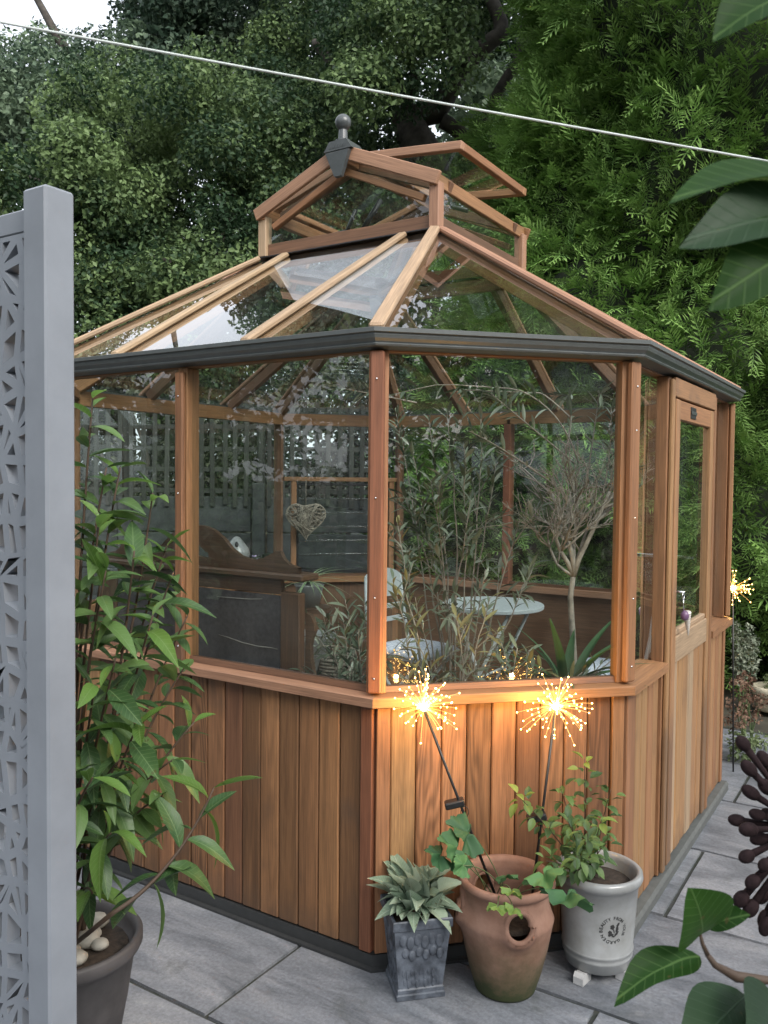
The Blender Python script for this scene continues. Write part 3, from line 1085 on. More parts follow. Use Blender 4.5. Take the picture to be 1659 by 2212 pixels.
# ------------------------------------------------------------------ ground and paving
def slabmat():
    m, nt, b = newmat('sandstone_slab')
    L = nt.links.new
    tc = N(nt, 'ShaderNodeTexCoord')
    oi = N(nt, 'ShaderNodeObjectInfo')
    sc = N(nt, 'ShaderNodeVectorMath', operation='SCALE')
    sc.inputs[0].default_value = (31, 17, 0)
    L(oi.outputs['Random'], sc.inputs['Scale'])
    ad = N(nt, 'ShaderNodeVectorMath', operation='ADD')
    L(tc.outputs['Object'], ad.inputs[0])
    L(sc.outputs[0], ad.inputs[1])
    mp = N(nt, 'ShaderNodeMapping')
    mp.inputs['Scale'].default_value = (2.2, 7, 1)
    mp.inputs['Rotation'].default_value = (0, 0, 0.5)
    L(ad.outputs[0], mp.inputs[0])
    n1 = N(nt, 'ShaderNodeTexNoise', Scale=1.0, Detail=7.0, Roughness=0.62, Distortion=0.9)
    L(mp.outputs[0], n1.inputs['Vector'])
    n2 = N(nt, 'ShaderNodeTexNoise', Scale=90.0, Detail=4.0, Roughness=0.7)
    L(ad.outputs[0], n2.inputs['Vector'])
    n3 = N(nt, 'ShaderNodeTexVoronoi', Scale=13.0, feature='F1')
    L(ad.outputs[0], n3.inputs['Vector'])
    cr = N(nt, 'ShaderNodeValToRGB')
    e = cr.color_ramp.elements
    e[0].position = 0.3
    e[1].position = 0.68
    e[0].color = (0.095, 0.105, 0.12, 1)
    e[1].color = (0.29, 0.30, 0.32, 1)
    k = e.new(0.5)
    k.color = (0.20, 0.213, 0.237, 1)
    k = e.new(0.8)
    k.color = (0.36, 0.34, 0.31, 1)
    L(n1.outputs[0], cr.inputs[0])
    st = N(nt, 'ShaderNodeMapRange')
    st.inputs[1].default_value = 0.25
    st.inputs[2].default_value = 0.75
    st.inputs[3].default_value = 0.66
    st.inputs[4].default_value = 1.24
    L(n2.outputs[0], st.inputs[0])
    ml = N(nt, 'ShaderNodeVectorMath', operation='SCALE')
    L(cr.outputs[0], ml.inputs[0])
    L(st.outputs[0], ml.inputs['Scale'])
    # lichen spots
    vs = N(nt, 'ShaderNodeMapRange')
    vs.inputs[1].default_value = 0.16
    vs.inputs[2].default_value = 0.24
    vs.inputs[3].default_value = 0.35
    vs.inputs[4].default_value = 0.0
    L(n3.outputs['Distance'], vs.inputs[0])
    ng = N(nt, 'ShaderNodeTexNoise', Scale=2.6, Detail=1.0)
    L(ad.outputs[0], ng.inputs['Vector'])
    gg = N(nt, 'ShaderNodeMapRange')
    gg.inputs[1].default_value = 0.55
    gg.inputs[2].default_value = 0.65
    L(ng.outputs[0], gg.inputs[0])
    mm = N(nt, 'ShaderNodeMath', operation='MULTIPLY')
    L(vs.outputs[0], mm.inputs[0])
    L(gg.outputs[0], mm.inputs[1])
    mx = N(nt, 'ShaderNodeMix', data_type='RGBA')
    L(mm.outputs[0], mx.inputs[0])
    L(ml.outputs[0], mx.inputs[6])
    mx.inputs[7].default_value = (0.36, 0.37, 0.38, 1)
    h = N(nt, 'ShaderNodeHueSaturation')
    L(mx.outputs[2], h.inputs['Color'])
    mv = N(nt, 'ShaderNodeMapRange')
    mv.inputs[3].default_value = 0.85
    mv.inputs[4].default_value = 1.15
    L(oi.outputs['Random'], mv.inputs[0])
    L(mv.outputs[0], h.inputs['Value'])
    # dark water and algae stains
    ns = N(nt, 'ShaderNodeTexNoise', Scale=3.4, Detail=6.0, Roughness=0.7, Distortion=1.2)
    L(ad.outputs[0], ns.inputs['Vector'])
    mst = N(nt, 'ShaderNodeMapRange')
    mst.inputs[1].default_value = 0.56
    mst.inputs[2].default_value = 0.70
    mst.inputs[3].default_value = 0.0
    mst.inputs[4].default_value = 0.55
    L(ns.outputs[0], mst.inputs[0])
    mxs = N(nt, 'ShaderNodeMix', data_type='RGBA')
    L(mst.outputs[0], mxs.inputs[0])
    L(h.outputs[0], mxs.inputs[6])
    mxs.inputs[7].default_value = (0.075, 0.082, 0.08, 1)
    L(mxs.outputs[2], b.inputs['Base Color'])
    b.inputs['Roughness'].default_value = 0.6
    ah = N(nt, 'ShaderNodeMath', operation='MULTIPLY_ADD')
    L(n2.outputs[0], ah.inputs[0])
    ah.inputs[1].default_value = 0.2
    L(n1.outputs[0], ah.inputs[2])
    bp = N(nt, 'ShaderNodeBump', Strength=1.0, Distance=0.009)
    L(ah.outputs[0], bp.inputs['Height'])
    L(bp.outputs[0], b.inputs['Normal'])
    return m


M_slab = slabmat()
M_joint = plain('jointing', (0.05, 0.05, 0.052), rough=0.95, nscale=14, amt=0.4, bump=0.5, c2=(0.03, 0.042, 0.02))
M_soil = plain('soil', (0.035, 0.025, 0.018), rough=0.95, nscale=60, amt=0.6, bump=1.0)
M_earth = plain('ground_soil', (0.06, 0.055, 0.04), rough=0.95, nscale=3, amt=0.5, bump=0.5)
gm = mk([(-300, -300, 0), (300, -300, 0), (300, 300, 0), (-300, 300, 0)], [(0, 1, 2, 3)])
g = part('ground', gm, M_earth, None, Matrix.Translation((0, 0, -0.085)), kind='structure')
pb = part('patio', mk([(-3.6, -3.2, 0), (3.2, -3.2, 0), (3.2, 3.4, 0), (-3.6, 3.4, 0)], [(0, 1, 2, 3)]), M_joint, None, Matrix.Translation((0, 0, -0.0605)), kind='structure')
bands = [(-3.0, -2.32, (-3.4, -2.5, -1.6, -0.7, 0.2, 1.1, 2.0, 2.9)), (-2.32, -1.70, (-3.4, -2.2, -1.3, -0.4, 0.5, 1.4, 2.3, 3.0)), (-1.70, -1.07, (-3.4, -2.6, -1.7, -0.9, 0.0, 0.6, 1.5, 2.4, 3.0)), (-1.07, -0.445, (-3.4, -2.65, -1.75, -0.86, 0.05, 0.66, 1.55, 2.45, 3.0)),
         (-0.445, 0.19, (-3.4, -2.9, -2.05, -1.17, -0.27, 0.645, 1.25, 2.1, 3.0)), (0.19, 0.83, (-3.4, -2.3, -1.4, -0.6, 0.12, 1.25, 2.15, 3.0)),
         (0.83, 1.45, (-3.4, -2.8, -1.9, -0.9, 0.0, 0.67, 1.27, 2.15, 3.0)), (1.45, 2.08, (-3.4, -2.2, -1.3, -0.4, 0.4, 1.10, 2.0, 3.0)),
         (2.08, 2.70, (-3.4, -2.6, -1.7, -0.8, 0.0, 0.675, 1.27, 2.15, 3.0)), (2.70, 3.33, (-3.4, -2.2, -1.3, -0.5, 0.3, 0.95, 1.55, 2.4, 3.0))]
rng = random.Random(5)
for y0, y1, xs in bands:
    for x0, x1 in zip(xs[:-1], xs[1:]):
        g_ = 0.008
        lx, ly = x1 - x0 - 2 * g_, y1 - y0 - 2 * g_
        bm = bmesh.new()
        bmesh.ops.create_grid(bm, x_segments=max(2, int(lx / 0.1)), y_segments=max(2, int(ly / 0.1)), size=0.5)
        cx, cy_ = (x0 + x1) / 2, (y0 + y1) / 2
        for v in bm.verts:
            ed = 0.002 if (abs(v.co.x) > 0.499 or abs(v.co.y) > 0.499) else 0
            v.co.x *= lx
            v.co.y *= ly
            nz = noise.noise(Vector((v.co.x * 5 + cx * 3, v.co.y * 5 + cy_ * 3, 1.5)))
            v.co.z = nz * 0.0016 - ed
            if ed:
                v.co.x += 0.003 * noise.noise(Vector((v.co.y * 14 + cx, cy_ * 5, 3)))
                v.co.y += 0.003 * noise.noise(Vector((v.co.x * 14 + cx, cy_ * 5, 8)))
        be = [e for e in bm.edges if e.is_boundary]
        r = bmesh.ops.extrude_edge_only(bm, edges=be)
        for v in r['geom']:
            if isinstance(v, bmesh.types.BMVert):
                v.co.z = -0.012
        me = bpy.data.meshes.new('slab')
        bm.to_mesh(me)
        bm.free()
        part('paving_slab', me, M_slab, pb, Matrix.Translation((cx, cy_, -0.05 + rng.uniform(-0.0008, 0.0008))))

# ------------------------------------------------------------------ foliage tools
def rand_rot(n, nrm, spread=0.5):
    """n rotation matrices (n,3,3): columns x (leaf length), y, z (leaf normal) about given normals"""
    z = nrm + NP.normal(0, spread, (n, 3))
    z /= np.linalg.norm(z, axis=1)[:, None]
    a = NP.normal(0, 1, (n, 3))
    x = np.cross(z, a)
    x /= np.linalg.norm(x, axis=1)[:, None]
    y = np.cross(z, x)
    return np.stack([x, y, z], axis=2)


def scatter(tv, tf, pos, rot, scale, rnd, tip=None):
    """one mesh of many copies of a small template"""
    tv = np.asarray(tv, float)
    n, k = len(pos), len(tv)
    V = np.einsum('nij,kj->nki', rot, tv) * scale[:, None, None] + pos[:, None, :]
    V = V.reshape(-1, 3)
    tf = [tuple(f) for f in tf]
    m = len(tf)
    ls = np.array([len(f) for f in tf])
    flat = np.concatenate([np.array(f) for f in tf])
    idx = (flat[None, :] + (np.arange(n) * k)[:, None]).reshape(-1)
    tot = np.tile(ls, n)
    st = np.concatenate([[0], np.cumsum(tot)[:-1]])
    me = bpy.data.meshes.new('foliage')
    me.vertices.add(n * k)
    me.vertices.foreach_set('co', V.astype(np.float32).ravel())
    me.loops.add(len(idx))
    me.loops.foreach_set('vertex_index', idx.astype(np.int32))
    me.polygons.add(n * m)
    me.polygons.foreach_set('loop_start', st.astype(np.int32))
    me.polygons.foreach_set('loop_total', tot.astype(np.int32))
    at_ = me.attributes.new('rnd', 'FLOAT', 'POINT')
    at_.data.foreach_set('value', np.repeat(rnd, k).astype(np.float32))
    if tip is not None:
        a2 = me.attributes.new('tip', 'FLOAT', 'POINT')
        a2.data.foreach_set('value', np.tile(np.asarray(tip), n).astype(np.float32))
    me.update(calc_edges=True)
    me.validate()
    return me


KITE = ([(0, 0, 0), (0.45, 0.30, 0.10), (1, 0, -0.05), (0.45, -0.30, 0.10)], [(0, 2, 1), (0, 3, 2)])


def clumps(cen, rad, n_each, size, up=0.5, spread=0.6, flat=0.75, tone=None):
    """leaves spread through and over clumps; centres (m,3), radii (m,)"""
    P, Nn, Rn = [], [], []
    rad = np.asarray(rad) * 0.88
    for c, r in zip(cen, rad):
        k = int(n_each * (r * r) / 0.16) + 6
        u = NP.normal(0, 1, (k, 3))
        u /= np.linalg.norm(u, axis=1)[:, None]
        rr = r * (0.45 + 0.6 * NP.rand(k) ** 0.6)
        p = u * rr[:, None]
        p[:, 2] *= flat
        P.append(p + c)
        nn = u * 0.6
        nn[:, 2] += up
        Nn.append(nn)
        base = NP.rand()
        Rn.append(np.clip(0.85 * base + 0.45 * NP.rand(k) - 0.15, 0, 1))
    P = np.concatenate(P)
    Nn = np.concatenate(Nn)
    Rn = np.concatenate(Rn)
    n = len(P)
    sc = size * (0.65 + 0.7 * NP.rand(n))
    return scatter(KITE[0], KITE[1], P, rand_rot(n, Nn, spread), sc, Rn)


def leafmat_ls(*a, **k):
    k['spec'] = 0.2
    return leafmat(*a, **k)


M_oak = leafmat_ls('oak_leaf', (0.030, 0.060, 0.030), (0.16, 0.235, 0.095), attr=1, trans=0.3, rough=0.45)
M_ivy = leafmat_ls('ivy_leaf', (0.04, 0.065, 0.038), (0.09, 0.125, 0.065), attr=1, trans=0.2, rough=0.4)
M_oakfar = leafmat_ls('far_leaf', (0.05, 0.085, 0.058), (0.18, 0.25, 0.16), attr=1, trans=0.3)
M_purple = leafmat('dark_hedge_leaf', (0.05, 0.045, 0.04), (0.09, 0.10, 0.06), attr=1, trans=0.2)
M_bark = plain('bark', (0.055, 0.048, 0.04), rough=0.9, nscale=12, amt=0.5, bump=1.0)
M_conifer = leafmat_ls('conifer_spray', (0.028, 0.085, 0.024), (0.14, 0.28, 0.07), attr=1, trans=0.15, rough=0.5, tip=(0.34, 0.50, 0.14))
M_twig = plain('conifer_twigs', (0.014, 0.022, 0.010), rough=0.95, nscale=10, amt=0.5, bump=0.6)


def limb(pts, r0, r1, n=10, seed=0, wob=0.06):
    """wobbly limb through the given points"""
    pts = [Vector(p) for p in pts]
    out = []
    m = 6
    for a, b_ in zip(pts[:-1], pts[1:]):
        for k in range(m):
            t = k / m
            p = a.lerp(b_, t)
            q = Vector((noise.noise(p * 1.3 + Vector((seed, 0, 0))), noise.noise(p * 1.3 + Vector((0, seed, 5))), noise.noise(p * 1.3 + Vector((3, 0, seed)))))
            out.append(p + q * wob * 2)
    out.append(pts[-1])
    rd = [r0 + (r1 - r0) * i / (len(out) - 1) for i in range(len(out))]
    return tube_vf(out, rd, n)


def crown_pts(center, radii, n, seed, shell=0.55):
    r = np.random.RandomState(seed)
    u = r.normal(0, 1, (n, 3))
    u /= np.linalg.norm(u, axis=1)[:, None]
    d = shell + (1 - shell) * r.rand(n)
    return np.array(center) + u * d[:, None] * np.array(radii)


def oak(name, label, base, limbs, cen, rad, n_each, size, mat, group, extra=None, **k):
    t = thing(name, label, 'tree', base, group)
    vf = [limb([Vector(p) for p in L], r0, r1, 9, i, 0.12) for i, (L, r0, r1) in enumerate(limbs)]
    part('trunk', mk(*vf[0], smooth=True), M_bark, t)
    if len(vf) > 1:
        part('limbs', mk(*join_vf(vf[1:]), smooth=True), M_bark, t)
    part('crown', clumps(cen, rad, n_each, size, **k), mat, t)
    return t


def A(px, py, d):
    return tuple(at(px, py, d))


def seed_clumps(boxes, seed):
    """boxes: list of (px0,px1,py0,py1,d0,d1,n,r0,r1): clumps spread through a slab of space"""
    r = np.random.RandomState(seed)
    C, Q = [], []
    boxes = list(boxes)
    for (x0, x1, y0, y1, d0, d1, n, r0, r1) in boxes:
        for _ in range(n):
            C.append(at(x0 + (x1 - x0) * r.rand(), y0 + (y1 - y0) * r.rand(), d0 + (d1 - d0) * r.rand()))
            Q.append(r0 + (r1 - r0) * r.rand())
    # the open sky above and left of the greenhouse stays open
    ok = []
    for c_, q_ in zip(C, Q):
        d_ = c_ - CP
        f_ = d_.dot(F_)
        px, py = 829.5 + 1820.45 * d_.dot(R_) / f_, 1106 - 1820.45 * d_.dot(U_) / f_
        m_ = 1820 * q_ / f_ * 0.8
        ok.append(not ((px - m_ < 215 and py - m_ < 40) or (px - m_ < 225 and py - m_ < -60)))
    return np.array([tuple(c) for c, o in zip(C, ok) if o]), np.array([q for q, o in zip(Q, ok) if o])


GT = 'trees behind the garden fence'
# nearest broadleaf: middle left
c, q = seed_clumps([(-150, 430, 330, 780, 8.5, 10.5, 90, 0.30, 0.55), (100, 640, 150, 520, 8.8, 10.6, 70, 0.28, 0.55), (150, 720, 480, 900, 8.3, 9.8, 60, 0.25, 0.5), (-200, 150, 560, 1100, 8, 9.5, 40, 0.3, 0.5)], 1)
b0 = at(330, 1300, 10)
oak('oak_tree', 'broad green oak on the left behind the grey screen and the roof', (b0.x, b0.y, -0.08),
    [([(b0.x, b0.y, -0.1), A(350, 900, 10), A(420, 700, 9.8)], 0.22, 0.12), ([A(420, 700, 9.8), A(520, 800, 9.4), A(640, 840, 9.2)], 0.05, 0.02), ([A(350, 900, 10), A(440, 760, 9.2), A(380, 620, 9.0), A(330, 560, 9)], 0.07, 0.03),
     ([A(420, 700, 9.8), A(500, 500, 9.6), A(480, 300, 9.6)], 0.1, 0.03), ([A(500, 860, 9.0), A(560, 900, 9.0), A(640, 905, 9.0)], 0.05, 0.02), ([A(420, 700, 9.8), A(200, 500, 9.8), A(60, 380, 9.6)], 0.08, 0.03)],
    c, q, 620, 0.060, M_oak, GT)
# paler tree above it, upper left
c, q = seed_clumps([(-300, 330, 60, 420, 11.5, 14, 75, 0.4, 0.8), (180, 760, -260, 330, 11.5, 14, 110, 0.4, 0.8), (-400, 300, -420, -60, 12, 14, 40, 0.5, 0.9)], 2)
b0 = at(250, 1250, 14)
oak('ash_tree', 'paler tall tree at the upper left beside the gap of sky', (b0.x, b0.y, -0.08),
    [([(b0.x, b0.y, -0.1), A(260, 700, 14), A(330, 300, 13.5), A(400, 0, 13)], 0.28, 0.1), ([A(330, 300, 13.5), A(150, 100, 13), A(0, -100, 13)], 0.12, 0.03), ([A(330, 300, 13.5), A(560, 150, 13), A(660, 20, 13)], 0.1, 0.03)],
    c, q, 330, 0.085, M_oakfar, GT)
# dark oak behind the finial with heavy limbs and gaps
c, q = seed_clumps([(560, 900, 250, 560, 9.2, 10.8, 46, 0.24, 0.45), (740, 1010, -150, 230, 8.6, 10.2, 52, 0.24, 0.5), (1000, 1200, -200, 120, 10, 11.5, 26, 0.25, 0.5), (900, 1150, 300, 600, 11, 12.5, 26, 0.25, 0.5),
                    (600, 900, 560, 800, 9.6, 11, 36, 0.3, 0.5), (560, 780, -300, 260, 10.5, 12, 40, 0.3, 0.6)], 3)
high = seed_clumps([(480, 1350, -1100, -130, 10.5, 13.5, 120, 0.5, 0.9)], 6)
b0 = at(930, 1300, 10)
oak('gnarled_oak_tree', 'dark gnarled oak behind the finial, its heavy crooked limbs showing against gaps of sky', (b0.x, b0.y, -0.08),
    [([(b0.x, b0.y, -0.1), A(930, 700, 10), A(900, 330, 10), A(885, 265, 10)], 0.26, 0.2), ([A(885, 270, 10), A(960, 250, 9.9), A(1010, 150, 9.8), A(1060, 100, 9.8), A(1070, -60, 9.8)], 0.15, 0.07),
     ([A(890, 280, 10), A(860, 190, 9.9), A(790, 150, 9.8), A(720, 140, 9.7), A(680, 90, 9.7)], 0.12, 0.04), ([A(1000, 160, 9.8), A(960, 90, 9.6), A(1000, 0, 9.6), A(1010, -90, 9.6)], 0.06, 0.03),
     ([A(860, 190, 9.9), A(900, 60, 9.8), A(870, -60, 9.7)], 0.07, 0.03), ([A(930, 250, 9.9), A(1000, 290, 9.9), A(1060, 260, 9.9), A(1130, 150, 9.9), A(1150, 20, 9.9)], 0.09, 0.05)],
    c, q, 560, 0.062, M_oak, GT)
part('upper_crown', clumps(high[0], high[1], 45, 0.17), M_oak, bpy.data.objects['gnarled_oak_tree'])
# far backdrop of woodland closing most of the gaps
c, q = seed_clumps([(-700, 2300, 300, 1150, 17, 21, 230, 0.9, 1.5), (-300, 1300, -500, 450, 17, 21, 170, 0.6, 1.2), (-1100, -150, -200, 900, 12, 18, 80, 0.7, 1.2), (1000, 1200, 60, 330, 13, 16, 26, 0.5, 0.8)], 4)
keep = []
rr = np.random.RandomState(8)
for k_, cc_ in enumerate(c):
    d_ = Vector(cc_) - CP
    px = 829.5 + 1820.45 * d_.dot(R_) / d_.dot(F_)
    py = 1106 - 1820.45 * d_.dot(U_) / d_.dot(F_)
    keep.append(not (px < 300 and py < 150))
keep = np.array(keep)
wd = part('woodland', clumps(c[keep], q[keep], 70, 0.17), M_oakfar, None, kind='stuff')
# dark understorey right behind the fence
c, q = seed_clumps([(-300, 900, 780, 1250, 7.6, 9.0, 120, 0.25, 0.45), (150, 720, 560, 800, 9.8, 10.8, 60, 0.25, 0.4)], 5)
hb = at(300, 1250, 8.2)
hd = thing('mixed_hedge', 'dark leafy hedge growing behind the trellis fence, brownish among the green', 'hedge', (hb.x, hb.y, -0.08))
hv = [limb([at(px, 1300, 8.3), at(px + 20, 1000, 8.2), at(px - 15, 840, 8.3)], 0.03, 0.012, 7, k) for k, px in enumerate(range(-250, 900, 90))]
part('stems', mk(*join_vf(hv), smooth=True), M_bark, hd)
part('foliage', clumps(c, q, 480, 0.06), M_purple, hd)


# conifers ---------------------------------------------------------
def spray_template(seed):
    r = random.Random(seed)
    V, Fc, T = [], [], []
    n = 7

    def P(t):
        return Vector((t, 0.04 * math.sin(3 * t + seed), 0.10 * t - 0.34 * t * t))
    for k in range(3):
        t = k / 2
        p = P(t)
        V += [p + Vector((0, 0.012, 0)), p - Vector((0, 0.012, 0))]
        T += [t * 0.7, t * 0.7]
    for k in range(2):
        Fc.append((2 * k, 2 * k + 1, 2 * k + 3, 2 * k + 2))
    for k in range(1, n + 1):
        t = k / n
        for s in (-1, 1):
            L = 0.42 * (1 - 0.72 * t) * r.uniform(0.75, 1.2) + 0.05
            a = math.radians(r.uniform(34, 52))
            p = P(t - 0.04)
            d = Vector((math.cos(a), s * math.sin(a), r.uniform(-0.12, 0.12)))
            sd = Vector((-d.y, d.x, 0)).normalized() * 0.028
            m = p + d * L * 0.55
            e = p + d * L + Vector((0.02, 0, -0.05 * L))
            o = len(V)
            V += [p, m + sd + Vector((0, 0, 0.01)), e, m - sd]
            T += [t * 0.6, 0.3 + 0.5 * t, 0.9, 0.3 + 0.5 * t]
            Fc.append((o, o + 3, o + 2, o + 1))
    return V, Fc, T


SPR = [spray_template(k) for k in range(3)]


def conifer(label, base, H, R0, n, seed, size=0.26, lean=(0, 0), zmin=0.0, pw=0.7, group='leylandii conifers beyond the greenhouse'):
    bx, by = base
    t = thing('conifer_tree', label, 'conifer', (bx, by, -0.08), group)
    r = np.random.RandomState(seed)

    def rad(th, z):
        f = 1 - (z / H)
        base_r = R0 * np.clip(f, 0, 1) ** pw
        b1 = 0.16 * np.sin(3 * th + z * 1.7 + seed) + 0.12 * np.sin(7 * th - z * 3.1 + 2 * seed) + 0.09 * np.sin(13 * th + z * 6.3) + 0.07 * np.sin(5 * z + 4 * th)
        return base_r * (1 + 0.85 * b1) + 0.05
    tc_ = math.atan2(CP.y - by, CP.x - bx)
    n_f = int(n * 0.85)
    th = np.concatenate([tc_ + (r.rand(n_f) - 0.5) * 2 * math.radians(115), r.rand(n - n_f) * 2 * np.pi])
    zv = min(H, 7.6)
    z = np.where(r.rand(n) < 0.93, zmin + (zv - zmin) * (1 - r.rand(n) ** 0.9), zv + (H - zv) * r.rand(n))
    lay = r.rand(n)
    rr_ = rad(th, z) - 0.34 * lay ** 1.5
    rr_ = np.maximum(rr_, 0.03)
    pos = np.stack([bx + lean[0] * z + rr_ * np.cos(th), by + lean[1] * z + rr_ * np.sin(th), z - 0.05], 1)
    outw = np.stack([np.cos(th), np.sin(th), np.zeros(n)], 1)
    x = outw * 1.0 + r.normal(0, 0.38, (n, 3))
    x[:, 2] += 0.28 + r.normal(0, 0.3, n)
    x /= np.linalg.norm(x, axis=1)[:, None]
    up = np.tile(np.array([[0, 0, 1.0]]), (n, 1)) + outw * 0.4 + r.normal(0, 0.45, (n, 3))
    y = np.cross(up, x)
    y /= np.linalg.norm(y, axis=1)[:, None]
    zz = np.cross(x, y)
    rot = np.stack([x, y, zz], axis=2)
    sc = size * (0.6 + 0.7 * r.rand(n))
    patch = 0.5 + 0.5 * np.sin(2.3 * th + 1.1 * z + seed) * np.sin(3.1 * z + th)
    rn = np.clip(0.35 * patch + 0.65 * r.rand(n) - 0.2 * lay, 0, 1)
    for k in range(3):
        s_ = slice(k, None, 3)
        tv, tf, tt = SPR[k]
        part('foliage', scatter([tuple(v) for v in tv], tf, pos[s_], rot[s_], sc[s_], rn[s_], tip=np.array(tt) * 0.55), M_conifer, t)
    # twiggy interior
    V, Fc = [], []
    nu, nv = 36, 40
    for i in range(nv + 1):
        z_ = zmin + (H * 0.97 - zmin) * i / nv
        for j in range(nu):
            a = 2 * math.pi * j / nu
            q_ = max(0.03, float(rad(np.array(a), np.array(z_))) * 0.86 - 0.14)
            V.append((bx + lean[0] * z_ + q_ * math.cos(a), by + lean[1] * z_ + q_ * math.sin(a), z_ - 0.08))
    for i in range(nv):
        for j in range(nu):
            Fc.append((i * nu + j, i * nu + (j + 1) % nu, (i + 1) * nu + (j + 1) % nu, (i + 1) * nu + j))
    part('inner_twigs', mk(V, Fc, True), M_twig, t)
    part('trunk', tube([(bx, by, -0.1), (bx + lean[0] * 1, by, 1.0), (bx + lean[0] * H * 0.5, by, H * 0.5)], [0.12, 0.1, 0.05], 10), M_bark, t)
    return t


q_ = at(1500, 1100, 8.2)
conifer('tallest bright green conifer filling the upper right behind the roof', (q_.x, q_.y), 13.5, 2.25, 24000, 3, size=0.25, pw=0.55)
q_ = at(1960, 1100, 7.2)
conifer('broad green conifer at the right edge, beyond the gutter end', (q_.x, q_.y), 7.5, 1.75, 13000, 5, size=0.21)
q_ = at(1075, 1100, 7.6)
conifer('low bushy conifer seen through the panes behind the olive trees', (q_.x, q_.y), 3.3, 1.05, 5500, 9, size=0.2, pw=0.4)
q_ = at(1230, 1100, 8.0)
conifer('narrower conifer bulging left behind the open roof vent', (q_.x, q_.y), 5.9, 1.15, 8000, 12, size=0.21, pw=0.55)

# ------------------------------------------------------------------ fence behind the greenhouse
FD = Vector((R_.x, R_.y, 0)).normalized()
FNn = Vector((-F_.x, -F_.y, 0)).normalized()
fa = at(560, 1075, 6.45)
fa.z = -0.06
fe = thing('trellis_fence', 'old grey fence of concrete panels with weathered wooden trellis on top, seen through the glass', 'fence', tuple(fa))
M_conc = plain('old_concrete', (0.05, 0.054, 0.054), rough=0.9, nscale=9, amt=0.4, bump=0.5)


def fpt(s, z, o=0.0):
    return Vector((fa.x, fa.y, 0)) + FD * s + FNn * o + Vector((0, 0, z))


rng = random.Random(17)
for k in range(-3, 1):
    s0_ = k * 1.02
    for j in range(5):
        z0_ = -0.06 + j * 0.275
        beam('concrete_panel', fpt(s0_ + 0.06, z0_ + 0.137), fpt(s0_ + 0.96, z0_ + 0.137 + rng.uniform(-0.006, 0.006)), 0.04, 0.268, (0, 0, 1), M_conc, fe, bev=0.006)
    beam('concrete_post', fpt(s0_, -0.08, 0.01), fpt(s0_, 1.30 if k != 0 else 1.42, 0.01), 0.09, 0.10, FNn, M_conc, fe, bev=0.006)
    beam('fence_post', fpt(s0_ + 0.02, 1.30, 0.0), fpt(s0_ + 0.01, 2.0, 0.0), 0.06, 0.05, FNn, M_fence, fe)
for k in range(-36, 11):
    s = k * 0.088 + rng.uniform(-0.01, 0.01)
    beam('trellis_slat', fpt(s, 1.24 + rng.uniform(-0.02, 0.02), 0.03), fpt(s + rng.uniform(-0.008, 0.008), 2.03 + rng.uniform(-0.03, 0.02), 0.03), 0.035, 0.012, FNn, M_fence, fe, bev=0.002)
for z in (1.36, 1.52, 1.68, 1.84, 1.98):
    for k in range(-3, 1):
        beam('trellis_rail', fpt(k * 1.02 + 0.01, z, 0.016), fpt(k * 1.02 + 1.0, z + rng.uniform(-0.01, 0.01), 0.016), 0.012, 0.035, (0, 0, 1), M_fence, fe, bev=0.002)

# ------------------------------------------------------------------ washing line
l0, l1 = at(-300, -8, 1.28), at(2000, 408, 1.55)
pts = [l0.lerp(l1, t / 24) - Vector((0, 0, 0.003 * math.sin(math.pi * t / 24))) for t in range(25)]
wl = part('washing_line', tube(pts, 0.0020, 8), plain('line_pvc', (0.55, 0.60, 0.58), rough=0.45, amt=0.04), None)
tag(wl, 'thin pale washing line stretched across the top of the view above the roof', 'washing line')

# ------------------------------------------------------------------ perforated screen on the left
SX, SY = -0.043, -1.128
sc_ = thing('garden_screen', 'pale grey perforated garden screen with square end post at the left edge', 'screen', (SX, SY, -0.05))
pm = boxmesh(2.05, 0.066, 0.070, 0.005, 'screenpost')
part('end_post', pm, M_pvc, sc_, frame((0, 0, 1), (1, 0, 0), (SX, SY + 0.031, -0.05 + 1.025)))
rng = random.Random(21)
cw, chh = 0.050, 0.0622
nx, nz = 15, 31
gz0 = 0.02
G = {}
for i in range(nx + 1):
    for j in range(nz + 1):
        jx = 0 if i in (0, nx) else rng.uniform(-0.016, 0.016)
        jz = 0 if j in (0, nz) else rng.uniform(-0.018, 0.018)
        G[i, j] = Vector((-i * cw + jx, j * chh + jz))
V, Fc = [], []
TH = 0.030


def cell(poly):
    cen = sum(poly, Vector((0, 0))) / len(poly)
    # inset each edge by a web of constant width
    k = len(poly)
    ins = []
    for a in range(k):
        p0, p1, p2 = poly[a - 1], poly[a], poly[(a + 1) % k]
        e1, e2 = (p1 - p0).normalized(), (p2 - p1).normalized()
        n1, n2 = Vector((-e1.y, e1.x)), Vector((-e2.y, e2.x))
        if n1.dot(cen - p1) < 0:
            n1, n2 = -n1, -n2
        bb = (n1 + n2)
        den = 1 + n1.dot(n2)
        ins.append(p1 + bb * (0.0095 / max(den, 0.25)))
    if min((q_ - cen).length for q_ in ins) < 0.004:
        return
    o = len(V)
    for y in (0, TH):
        for q in poly:
            V.append((q.x, y, q.y))
        for q in ins:
            V.append((q.x, y, q.y))
    for a in range(k):
        b2 = (a + 1) % k
        Fc.append((o + a, o + b2, o + k + b2, o + k + a))
        Fc.append((o + 2 * k + a, o + 3 * k + a, o + 3 * k + b2, o + 2 * k + b2))
        Fc.append((o + k + a, o + k + b2, o + 3 * k + b2, o + 3 * k + a))


